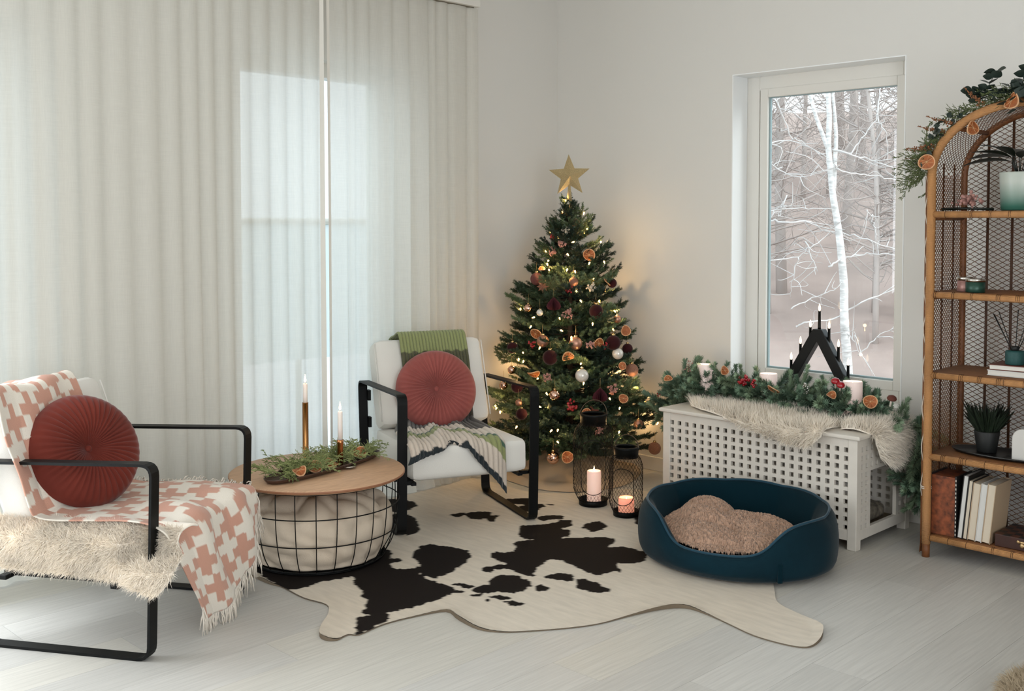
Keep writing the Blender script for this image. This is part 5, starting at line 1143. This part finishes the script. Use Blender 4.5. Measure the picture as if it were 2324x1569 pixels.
def mushroom(lb, loc, capm, s=1., rot=(0, 0, 0)):
    t = thing('mushroom_pick', lb, 'mushroom', loc, rot=rot); MB().lathe([(.004*s, -.03*s), (.004*s, 0)], 8).build('stem', M_fringe, t)
    MB().lathe([(.004*s, -.003*s), (.016*s, -.002*s), (.0175*s, .002*s), (.014*s, .009*s), (.007*s, .013*s), (0, .0145*s)], 18).build('cap', capm, t)
mushroom('red mushroom pick left of the right LED candle, upper one', (2.059, -.43, .680), M_berry, 1.15, (.4, .2, 0)); mushroom('red mushroom pick left of the right LED candle, lower one', (2.084, -.43, .666), M_berry, 1.1, (.5, .4, 0))
mushroom('brown mushroom pick near the right end of the garland', (2.300, -.39, .625), M_cane, 1.2, (.2, .3, 0))
for lb, loc, n, rad in (('red berry cluster in the garland left of the middle LED candle', (1.565, -.405, .632), 16, .036), ('small red berry pick at the left end of the garland', (1.075, -.41, .514), 5, .016)):
    blossom(loc, rad, M_berry, lb, n, 'berries', 'berry_pick', n, .22)
blossom((1.635, -.405, .625), .03, M_berry, 'second red berry spray just right of the large cluster in the garland', 77, 'berries', 'berry_pick', 8, .2)
orange('dried orange slice leaning at the right of the right LED candle', (2.220, -.425, .608), (.6, -.75, .3), .030, 1, .4)
orange('dried orange slice at the far left of the garland', (1.15, -.43, .600), (.2, -.5, .8), .022, 2, .4)
orange('dried orange slice upright behind the red berries in the garland', (1.475, -.42, .672), (.9, -.2, .2), .024, 2, .9)
orange('dried orange slice seen edge on below the middle LED candle', (1.748, -.43, .610), (.2, .5, .7), .030, 0, .9)
orange('dried orange slice low in the garland left of the right LED candle', (2.040, -.43, .618), (.3, -.5, .8), .022, 3, .9)
t = thing('silver_cone', 'small silvery fir cone in the middle of the garland', 'fir cone', (1.905, -.42, .632)); b = MB()
for k in range(26): a = k*2.4; z = -.024+.048*k/26; q = .012*math.sin(min(1, (k+4)/26)*PI)+.003; b.ball((q*math.cos(a), q*math.sin(a), z), .0055, 6, 4, (1, 1, .5))
b.build('scales', M_silver, t)
blossom((1.262, -.41, .672), .035, M_pink, 'reddish dried grass plume behind the left LED candle', 91, 'plume', 'dried_plume', 12, .08)

# ------------------------------------------------------------------ candle bridge on the sill
cb_ = thing('candle_bridge', 'black triangular seven light candle bridge on the window sill', 'candle bridge', (1.70, .055, .522))
ap = np.array((.012, .333)); fl_ = np.array((-.185, .0)); fr_ = np.array((.192, .0)); wd_ = .046
b = MB(); V2 = [(-.208, 0), (-.012, .333), (.036, .333), (.222, 0), (.168, 0), (.010, .272), (-.150, 0)]
b.v = []; n = len(V2); V = [(x, -.024, z) for x, z in V2]+[(x, .024, z) for x, z in V2]
b.add(V, [(0, 1, 5, 6), (1, 2, 5), (2, 3, 4, 5), (13, 12, 8, 7), (12, 9, 8), (12, 11, 10, 9)]+[(i, i+n, (i+1) % n+n, (i+1) % n) for i in range(n)]); b.build('arch', M_blackwood, cb_, smooth=False, bevel=.003)
tube_me = MB().lathe([(.0078, 0), (.0078, .01), (.0064, .085), (.0075, .086), (.0075, .089), (0, .089)], 12).mesh('candle_tube', M_blackwood)
bb_me = MB().lathe([(.003, .089), (.0055, .098), (.0062, .104), (.004, .116), (.0016, .124), (0, .127)], 12).mesh('bridge_bulb', M_bulbw)
for x, z in ((-.142, .078), (-.091, .163), (-.037, .25), (.012, .333), (.065, .25), (.116, .163), (.168, .077)):
    o = inst('candle_tube', tube_me, cb_, (x, 0, z)); inst('bridge_bulb', bb_me, o)
    if abs(x-.012) > .01: MB().box((x, 0, z-.004), (.03, .046, .010)).build('step', M_blackwood, cb_, smooth=False)
# ------------------------------------------------------------------ arched rattan bookcase
SX0, SXC, SF, SBK = 2.490, 2.845, -.462, -.135
bs = thing('rattan_bookcase', 'arched wicker bookcase against the right wall', 'bookcase', (SXC, (SF+SBK)/2, 0))
HW = SXC-SX0; ZS, RISE = 1.575, .268; CENT = np.array(bs.location)
def arch(hw, rise, zs, y, n=34, z0=.0):
    a = np.linspace(PI, 0, n); P = [(SXC-hw, y, z0)]+[(SXC-hw, y, z) for z in np.linspace(z0, zs, 12)[1:-1]]+[(SXC+hw*math.cos(q), y, zs+rise*math.sin(q)) for q in a]+[(SXC+hw, y, z) for z in np.linspace(zs, z0, 12)[1:-1]]+[(SXC+hw, y, z0)]
    return np.array(P)
LP = lambda P: np.asarray(P)-CENT
MB().tube(LP(arch(HW, RISE, ZS, SF, z0=.055)), .0175, 12).build('front_arch', M_rat, bs)
MB().tube(LP(arch(HW, RISE, ZS, SBK, z0=.055)), .0135, 10).build('back_arch', M_ratd, bs)
for x in (SX0, 2*SXC-SX0):
    for y in (SF, SBK): MB().lathe([(.0155, 0), (.016, .055), (0, .056)], 12).build('foot', M_ratd, bs, loc=LP((x, y, 0)))
# outer trim: a thin cane beside the front arch with a laced braid between
MB().tube(LP(arch(HW+.026, RISE+.018, ZS, SF+.012, z0=.015)), .0042, 6).build('edge_cane', M_ratd, bs)
P = arch(HW+.020, RISE+.012, ZS, SF+.004, 60, .25); pd = spline(P, 420); k = np.arange(420); off = .0055*np.sin(k*.9)
nx = np.gradient(pd, axis=0); nx /= np.linalg.norm(nx, axis=1)[:, None]; pn = np.stack([-nx[:, 2], 0*off, nx[:, 0]], 1)
MB().tube(LP(pd+pn*off[:, None]+np.array([0, -.004, 0])), .0022, 4).build('laced_braid', M_fringe, bs)
SZ = [.082, .418, .755, 1.085, 1.413]
for i, z in enumerate(SZ):
    r0 = .0135
    MB().tube(LP([(SX0, SF, z), (SXC, SF, z-.002), (2*SXC-SX0, SF, z)]), r0, 8).xf(Matrix.Identity(4)).build('shelf_front_bar', M_rat, bs)
    MB().tube(LP([(SX0, SBK, z), (2*SXC-SX0, SBK, z)]), .012, 8).build('shelf_back_bar', M_ratd, bs)
    for x in (SX0, 2*SXC-SX0): MB().tube(LP([(x, SF, z-.012), (x, SBK, z-.012)]), .010, 8).build('shelf_side_bar', M_ratd, bs)
    b = MB()
    for q in range(9):
        xx = SX0+.02+(2*HW-.04)*((q*.37+i*.21) % 1)
        for e in range(1+q % 3): b.tube(np.stack([0*a_[::4]+xx+.007*e, SF+(r0+.0006)*np.cos(a_[::4]), z+(r0+.0006)*np.sin(a_[::4])], 1)-CENT, .0009, 3, closed=True)
    b.build('cane_bindings', M_ratu, bs, kind='stuff')
    b = MB()
    for q in range(26): y = SF+.012+(SBK-SF-.02)*q/25; b.tube(LP([(SX0, y, z+.008), (2*SXC-SX0, y, z+.008)]), .0062, 6)
    b.build('shelf_reeds', M_reed, bs, kind='stuff')
def lin_bar(x, y): return MB().tube(LP([(x, y, .07), (x, y, ZS+RISE*math.sqrt(max(0, 1-((x-SXC)/HW)**2))-.01)]), .0055, 6)
for x in (SX0+.10, SX0+.20, SX0+.30, SX0+.42, SX0+.52, SX0+.62): lin_bar(x, SBK+.004).build('back_upright', M_ratu, bs)
for x in (SX0, 2*SXC-SX0):
    for y in (SF+.115, SF+.222): MB().tube(LP([(x, y, .08), (x, y, ZS+.05)]), .004, 5).build('side_upright', M_ratu, bs)
# woven diagonals
b = MB(); zt = lambda x: ZS+RISE*math.sqrt(max(0, 1-((x-SXC)/HW)**2))
for sg in (1, -1):
    for k in range(int((1.9+.5)/.0215)):
        z0 = .08-.42+k*.0215; run = []
        for x in np.linspace(SX0, 2*SXC-SX0, 37):
            z = z0+(.56*(x-SX0) if sg > 0 else .56*(2*SXC-SX0-x)); 
            if .085 < z < zt(x): run.append((x, SBK+.004+.0015*sg*math.sin(k*2+x*160), z))
        if len(run) > 1: b.tube(LP([run[0], run[len(run)//2], run[-1]] if len(run) > 2 else run), .0016, 3, cap=False)
b.build('back_lattice', M_ratl, bs, kind='stuff')
for x in (SX0, 2*SXC-SX0):
    b = MB()
    for sg in (1, -1):
        for k in range(int(2.1/.0185)):
            z0 = -.36+k*.0185; run = []
            for y in np.linspace(SF, SBK, 13):
                z = z0+1.05*((y-SF) if sg > 0 else (SBK-y))
                if .085 < z < ZS+.02: run.append((x, y, z))
            if len(run) > 1: b.tube(LP([run[0], run[-1]]), .0015, 3, cap=False)
    b.build('side_lattice', M_ratl, bs, kind='stuff')
b = MB()   # the same weave closes the arch between the two hoops
for sg in (1, -1):
    for k in range(70):
        a0 = -.6+k*.062; P = []
        for t in np.linspace(0, 1, 9):
            a = a0+sg*t*.75+(0 if sg > 0 else .0)
            if 0 <= a <= PI: P.append((SXC-HW*math.cos(a), SF+(SBK-SF)*t, ZS+RISE*math.sin(a)))
        if len(P) > 1: b.tube(LP(P), .0015, 3, cap=False)
b.build('arch_lattice', M_ratl, bs, kind='stuff')
for a in (.75, 1.5): MB().tube(LP([(SXC-HW*math.cos(a), SF, ZS+RISE*math.sin(a)), (SXC-HW*math.cos(a), SBK, ZS+RISE*math.sin(a))]), .010, 8).build('arch_brace', M_ratd, bs)
MB().tube(LP([(SX0-.013, SF-.006, .28), (SX0-.02, SF+.01, .22), (SX0-.022, SF+.012, .12), (SX0-.028, SF+.004, .012)]), .0022, 5).build('loose_cane', M_ratd, bs)
for z in (.285, .292): MB().tube(np.stack([.019*np.cos(a_)-.004, .019*np.sin(a_)+.004, 0*a_+z], 1)+LP((SX0, SF, 0)), .0022, 5, closed=True).build('binding', M_fringe, bs)
TOPZ = [z+.0143 for z in SZ]
# --- top shelf
t = thing('potted_plant', 'dark leaved plant in a pale green glazed pot on the top shelf', 'plant', (2.775, -.30, TOPZ[4]))
pm_ = mat('glazed_pot', '#a8b7ad', .35); nt = pm_.node_tree; rp = nt.nodes.new('ShaderNodeValToRGB'); tc = nt.nodes.new('ShaderNodeTexCoord'); sx = nt.nodes.new('ShaderNodeSeparateXYZ'); mr = nt.nodes.new('ShaderNodeMapRange')
nt.links.new(tc.outputs['Object'], sx.inputs[0]); nt.links.new(sx.outputs[2], mr.inputs['Value']); mr.inputs['From Max'].default_value = .155; nt.links.new(mr.outputs[0], rp.inputs[0]); nt.links.new(rp.outputs[0], nt.nodes['Principled BSDF'].inputs['Base Color'])
rp.color_ramp.elements[0].color = lin('#3f7565'); rp.color_ramp.elements[0].position = .1; rp.color_ramp.elements[1].color = lin('#b9c0b6'); rp.color_ramp.elements[1].position = .75
MB().lathe([(0, 0), (.062, 0), (.067, .006), (.0745, .150), (.0735, .154), (.069, .154), (.068, .13), (0, .13)], 40).build('pot', pm_, t)
MB().lathe([(.0, .128), (.068, .128), (0, .133)], 24).build('soil', M_twig, t)
def leaf_mesh(L, w, m_, nm='leaf', droop=.3, fold=.15):
    b = MB(); n = 12; G = []
    for i in range(n):
        q = i/(n-1); ww = w*(math.sin(PI*q**.85)**.9 if 0 < q < 1 else .02); z = -droop*L*q*q
        G.append([(L*q, s_*ww, z+fold*abs(s_)*ww) for s_ in (-1, -.5, 0, .5, 1)])
    return b.grid(np.array(G)).mesh(nm, m_)
lf_me = leaf_mesh(.19, .032, M_leafd)
for a, e, s_ in ((2.9, .55, 1), (3.3, .35, .95), (2.5, .75, .9), (3.7, .7, .8), (1.2, .7, .9), (.3, .5, 1), (5.2, .6, 1), (4.4, .85, .7), (2.0, .9, .8), (3.0, 1.0, .8)):
    h = .05+.05*math.sin(e); MB().tube([(0, 0, .13), (.02*math.cos(a), .02*math.sin(a), .13+h*.6), (.03*math.cos(a), .03*math.sin(a), .13+h)], .002, 4).build('stem', M_leafd, t)
    inst('leaf', lf_me, t, (.03*math.cos(a), .03*math.sin(a), .13+h), align((math.cos(a)*math.cos(e*.6), math.sin(a)*math.cos(e*.6), math.sin(e*.6)), .2), s_)
t = thing('dried_bouquet', 'pale dried flowers lying on the top shelf left of the pot', 'dried flowers', (2.585, -.34, TOPZ[4]+.001)); r = np.random.RandomState(3)
MB().tube([(.10, .02, .006), (0, 0, .010), (-.10, -.02, .007)], .006, 6).build('stems', M_leafd, t)
b = MB()
for i in range(60): p = r.normal(0, 1, 3)*np.array((.022, .02, .016))+np.array((.01, 0, .042)); b.ball(p, r.uniform(.005, .009), 6, 4)
b.build('florets', M_pink, t, kind='stuff')
# --- second shelf
for lb, x, y, rad, hgt, body, nm in (('pink tin candle with a silver lid on the second shelf', 2.600, -.375, .034, .060, '#a57c74', 'rose'), ('green tin candle with a silver rim on the second shelf', 2.650, -.405, .037, .056, '#26483c', 'green')):
    t = thing('tin_candle', lb, 'tin', (x, y, TOPZ[3])); MB().lathe([(0, 0), (rad-.002, 0), (rad, .002), (rad, hgt*.78), (0, hgt*.78)], 36).build('tin_body', mat('tin_'+nm, body, .35, metal=.3, var=.2, vscale=60, stretch=(1, 1, 6)), t)
    MB().lathe([(rad+.0008, hgt*.76), (rad+.0012, hgt*.95), (rad-.001, hgt), (0, hgt-.001)], 36).build('lid', M_silver, t)
# --- third shelf
def book(label, c, d, rot, cover, pages, spine='x-', nm='book', grp=None):
    """closed book: d = (thickness x, depth y, height z); page block between two boards, spine on the far side"""
    t = thing(nm, label, 'book', c, group=grp, rot=rot); x, y, z = d
    for s_ in (-1, 1): MB().box((s_*(x/2-.0012), 0, z/2), (.0024, y, z)).build('cover_board', cover, t, smooth=False)
    MB().box((0, y/2-.0012, z/2), (x-.0048, .0024, z)).build('spine', cover, t, smooth=False)
    MB().box((0, -.003, z/2), (x-.0052, y-.010, z-.006)).build('page_block', pages, t, smooth=False); return t
M_bred = mat('book_red_brown', '#6b3526', .5); M_bwh = mat('book_white', '#d2d0cb', .55); M_bdark = mat('book_dark', '#201d1b', .5); M_btan = mat('book_tan', '#b79f83', .6); M_page2 = mat('white_pages', '#ddd9d0', .85, var=.05, vscale=3, stretch=(90, 1, 1))
book('white book lying at the bottom of the pair under the reed diffuser', (2.815, -.31, TOPZ[2]+.012), (.022, .16, .235), (PI/2*0, PI/2, .02), M_bwh, M_page2, grp='pair of lying books')
for o_ in [q for q in COL.objects if q.get('label', '').startswith('white book lying')]: o_.location = (2.70, -.325, TOPZ[2]+.0115)
t = book('red backed book lying on the white book under the reed diffuser', (2.703, -.322, TOPZ[2]+.0115+.0225), (.021, .158, .228), (0, PI/2, .05), M_bred, M_page2, grp='pair of lying books')
dz = TOPZ[2]+.045
t = thing('reed_diffuser', 'teal reed diffuser with black sticks standing on the lying books', 'diffuser', (2.785, -.34, dz))
M_tealpot = mat('teal_jar', '#1d4a48', .6, bump=.2, bscale=200)
MB().lathe([(0, 0), (.034, 0), (.036, .003), (.036, .05), (.033, .055), (.015, .056), (0, .056)], 32).build('jar', M_tealpot, t); MB().lathe([(.0145, .055), (.0145, .072), (.011, .073), (.011, .06)], 20).build('neck', M_potb, t)
for a, e in ((2.7, .55), (2.9, .38), (3.4, .47), (.1, .05), (.3, .42), (-.2, .30), (.8, .50)): MB().tube([(0, 0, .03), (.19*math.sin(e)*math.cos(a), .19*math.sin(e)*math.sin(a)*.5, .03+.19*math.cos(e))], .0018, 5).build('reed', M_potb, t)
# --- fourth shelf
t = thing('shelf_tray', 'low black oval tray on the fourth shelf', 'tray', (2.76, -.315, TOPZ[1])); th_ = np.arange(48)/48*2*PI
G = np.array([np.stack([a*np.cos(th_), b_*np.sin(th_), 0*th_+z], 1) for a, b_, z in ((.19, .075, 0), (.215, .095, .003), (.228, .108, .016), (.222, .103, .016), (.205, .088, .006), (.01, .01, .005))]); m = MB().grid(G, wrap=True); m.f.append(tuple(range(48))[::-1]); m.m.append(0); m.build('tray_body', M_tray, t)
t = thing('potted_grass', 'dark artificial grass in a black pot on the black tray', 'plant', (2.665, -.295, TOPZ[1]+.0058))
MB().lathe([(0, 0), (.036, 0), (.038, .003), (.050, .085), (.048, .088), (.044, .085), (0, .08)], 32).build('pot', M_potb, t); r = np.random.RandomState(6); b = MB()
for i in range(420):
    a = r.uniform(0, 6.28); q = .042*math.sqrt(r.rand()); o = np.array((q*math.cos(a), q*math.sin(a), .08)); L = r.uniform(.07, .12); d = np.array((math.cos(a)*.35*q/.04, math.sin(a)*.35*q/.04, 1))+r.normal(0, .12, 3); s_ = np.array((-math.sin(a), math.cos(a), 0))*.0013
    p1 = o+d*L*.6; p2 = o+d*L+np.array((math.cos(a), math.sin(a), -.4))*.012; b.add([o-s_, o+s_, p1+s_, p2, p1-s_], [(0, 1, 2, 3, 4)])
b.build('grass_blades', M_grass, t, kind='stuff')
t = thing('arch_ornament', 'white arch shaped ornament on the black tray beside the grass pot', 'ornament', (2.838, -.37, TOPZ[1]+.0065)); P = [(-.042, 0), (.042, 0)]+[(.042*math.cos(q), .085+.042*math.sin(q)) for q in np.linspace(0, PI, 16)]
b = MB(); n = len(P); b.add([(x, -.017, z) for x, z in P]+[(x, .017, z) for x, z in P], [tuple(range(n)), tuple(range(n, 2*n))[::-1]]+[(i, i+n, (i+1) % n+n, (i+1) % n) for i in range(n)]); b.build('arch_body', M_ceramic, t, smooth=False, bevel=.003)
# --- bottom shelf
t = thing('file_box', 'red brown marbled album box with black edges on the bottom shelf', 'box', (2.548, -.36, TOPZ[0]))
M_marb = mat('marbled_paper', '#7a3f22', .6, var=.6, vscale=45, bump=.1, bscale=60)
MB().box((0, 0, .122), (.098, .15, .244)).build('box_body', M_marb, t, smooth=False)
for s_ in (-1, 1): MB().box((s_*.052, 0, .125), (.007, .158, .25)).build('edge_board', M_bdark, t, smooth=False)
b = MB()
for s_ in (-1, 1):
    for k in range(14): b.box((s_*.0525, -.0795, .012+k*.017), (.0035, .0012, .008))
b.build('edge_stitching', M_fringe, t, smooth=False)
x = 2.607
lean = .095
for lb, th_b, hgt, cov, pg in (('tall white book, first in the leaning row', .021, .262, M_bdark, M_bwh), ('slim grey book, second in the leaning row', .018, .245, M_bdark, M_paper), ('tan book with pale pages, third in the leaning row', .030, .238, M_btan, M_paper), ('white paged book, fourth in the leaning row', .024, .240, M_bwh, M_bwh), ('thick tan book, last in the leaning row', .032, .242, M_btan, M_paper)):
    x += th_b/2+.0012; book(lb, (x, -.36, TOPZ[0]+.0012+.5*th_b*math.sin(lean)), (th_b, .165, hgt), (0, lean, 0), cov, pg, grp='row of leaning books'); x += th_b/2
t = thing('chess_box', 'dark wooden chess box with a checkered lid and brass clasp', 'box', (2.905, -.335, TOPZ[0]))
MB().box((0, 0, .024), (.30, .20, .048)).build('box_body', mat('chess_wood', '#3a1c12', .45, var=.2, vscale=20), t, smooth=False, bevel=.002)
b1, b2 = MB(), MB()
for i in range(10):
    for j in range(6): (b1 if (i+j) % 2 else b2).box((-.135+.03*i, -.083+.033*j, .0488), (.03, .033, .0016))
b1.build('dark_squares', mat('chess_dark', '#160f0c', .5), t, smooth=False); b2.build('light_squares', mat('chess_light', '#4f2a1a', .5), t, smooth=False)
b = MB(); b.box((-.045, -.1015, .032), (.034, .003, .010)); b.ball((-.045, -.1025, .020), .009, 10, 6, (1, .3, 1)); b.ball((-.060, -.1025, .034), .006, 8, 6, (1, .3, 1)); b.ball((-.030, -.1025, .034), .006, 8, 6, (1, .3, 1)); b.build('clasp', mat('clasp_brass', '#c9a97c', .3, metal=.8), t)
# --- greenery along the arch
M_cyd = mat('cypress_shelf', '#5d6840', .7, var=.35, vscale=25); cyd = [cypress(s, L).mesh('cypress_spray', M_cyd) for s, L in ((1, .15), (2, .13), (3, .11))]
ga = thing('arch_garland', 'garland of cypress, eucalyptus and dried flowers over the bookcase arch', 'garland', (2.62, SF-.01, 1.80)); gC = np.array(ga.location); r = np.random.RandomState(12)
def on_arch(a, dr=.02, y=SF-.005): return np.array((SXC-(HW+dr)*math.cos(a), y, ZS+(RISE+dr)*math.sin(a)))
for i in range(46):
    a = r.uniform(.06, 1.75); p = on_arch(a, r.uniform(.005, .03), SF+r.uniform(-.02, .03)); T = np.array((-math.sin(a), 0, -math.cos(a)*.8))*(1 if r.rand() < .75 else -1)
    d = T+np.array((-math.cos(a)*.55, r.normal(0, .3), math.sin(a)*.5))*r.uniform(.3, 1.1); inst('cypress_spray', cyd[r.randint(3)], ga, p-gC, align(d, r.uniform(0, 6)), r.uniform(.7, 1.1))
for a, d in ((.05, (-1, -.1, .18)), (.02, (-1, -.2, -.25)), (.10, (-1, -.1, -.05)), (.0, (-.8, -.2, -.6)), (.15, (-.9, -.3, .3)), (.03, (-1, .1, -.4))): inst('cypress_spray', cyd[0], ga, on_arch(a, .012)-gC, align(d, r.uniform(0, 1)), 1.0)
rust_b = MB(); 
for k in range(60):
    q = r.rand(); rust_b.ball((.11*q, r.normal(0, .006)*(1.2-q), r.normal(0, .006)*(1.2-q)), .003*(1.2-q)+.0012, 5, 4)
rust_b.tube([(0, 0, 0), (.11, 0, 0)], .001, 4); rust_me = rust_b.mesh('dried_plume', M_rust)
for a, d in ((.62, (-.9, -.1, .28)), (.33, (-1, -.1, .12)), (.40, (-.85, -.2, -.02)), (1.15, (-.2, -.3, .3)), (.75, (-1, -.1, .42)), (.28, (-1, 0, -.1))): inst('dried_plume', rust_me, ga, on_arch(a, .02)-gC, align(d), 1.0)
eu = leaf_mesh(.042, .019, M_eu, 'eucalyptus_leaf', .1, .1)
for i in range(46):   # small dark leaves following the outside of the arch
    a = r.uniform(.12, .95); p = on_arch(a, r.uniform(.02, .05), SF-.015+r.normal(0, .012)); inst('eucalyptus_leaf', eu, ga, p-gC, (r.uniform(0, 6), r.uniform(0, 6), r.uniform(0, 6)), r.uniform(.4, .62))
for base, tip in (((2.70, 1.855), (2.745, 1.965)), ((2.70, 1.855), (2.655, 1.90)), ((2.83, 1.87), (2.87, 1.96)), ((2.80, 1.86), (2.80, 1.90))):
    P = spline([(base[0], SF-.01, base[1]), ((base[0]+tip[0])/2-.008, SF-.015, (base[1]+tip[1])/2), (tip[0], SF-.02, tip[1])], 6); MB().tube(P-gC, .0013, 4).build('eucalyptus_stem', M_eu, ga)
    for q in range(1, 6):
        for s_ in (-1, 1): inst('eucalyptus_leaf', eu, ga, P[q]-gC, align((s_*.8, -.35, r.uniform(-.1, .6)), r.normal(0, .5)), r.uniform(.9, 1.2))
for base in ((2.78, 1.86), (2.86, 1.88), (2.85, 1.85)):
    for q in range(9): inst('eucalyptus_leaf', eu, ga, np.array((base[0]+r.normal(0, .03), SF-.015+r.normal(0, .02), base[1]+r.normal(.01, .025)))-gC, (r.uniform(0, 6), r.uniform(-.5, .5), r.uniform(0, 6)), r.uniform(.8, 1.2))
orange('dried orange slice on the left shoulder of the bookcase arch', (2.487, SF-.045, 1.625), (.15, -1, .12), .033, 0, .4)
orange('dried orange slice hanging edge on inside the bookcase arch', (2.655, SF-.01, 1.755), (.95, -.35, 0), .030, 2, .9)
orange('dried orange slice at the top right of the bookcase arch garland', (2.815, SF-.045, 1.845), (-.5, -.9, .25), .034, 1, .9)

# ------------------------------------------------------------------ furry corner at the lower right edge of the picture
M_pouf = mat('pouf_fur', '#a89880', .9)
t = thing('fur_pouf', 'beige furry pouf just reaching the lower right corner', 'pouf', (3.44, -1.60, .005)); n = 40; th = np.linspace(0, PI, n); ph = np.arange(60)/60*2*PI; T_, P_ = np.meshgrid(th, ph, indexing='ij')
G = np.stack([.22*np.sin(T_)**.6*np.cos(P_), .22*np.sin(T_)**.6*np.sin(P_), .042-.038*np.cos(T_)], -1); MB().grid(G, wrap=True).build('cover', M_pouf, t); wool('wool', G[4:], 9000, .03, M_pouf, t, seed=9, flip=-1, w=.003)
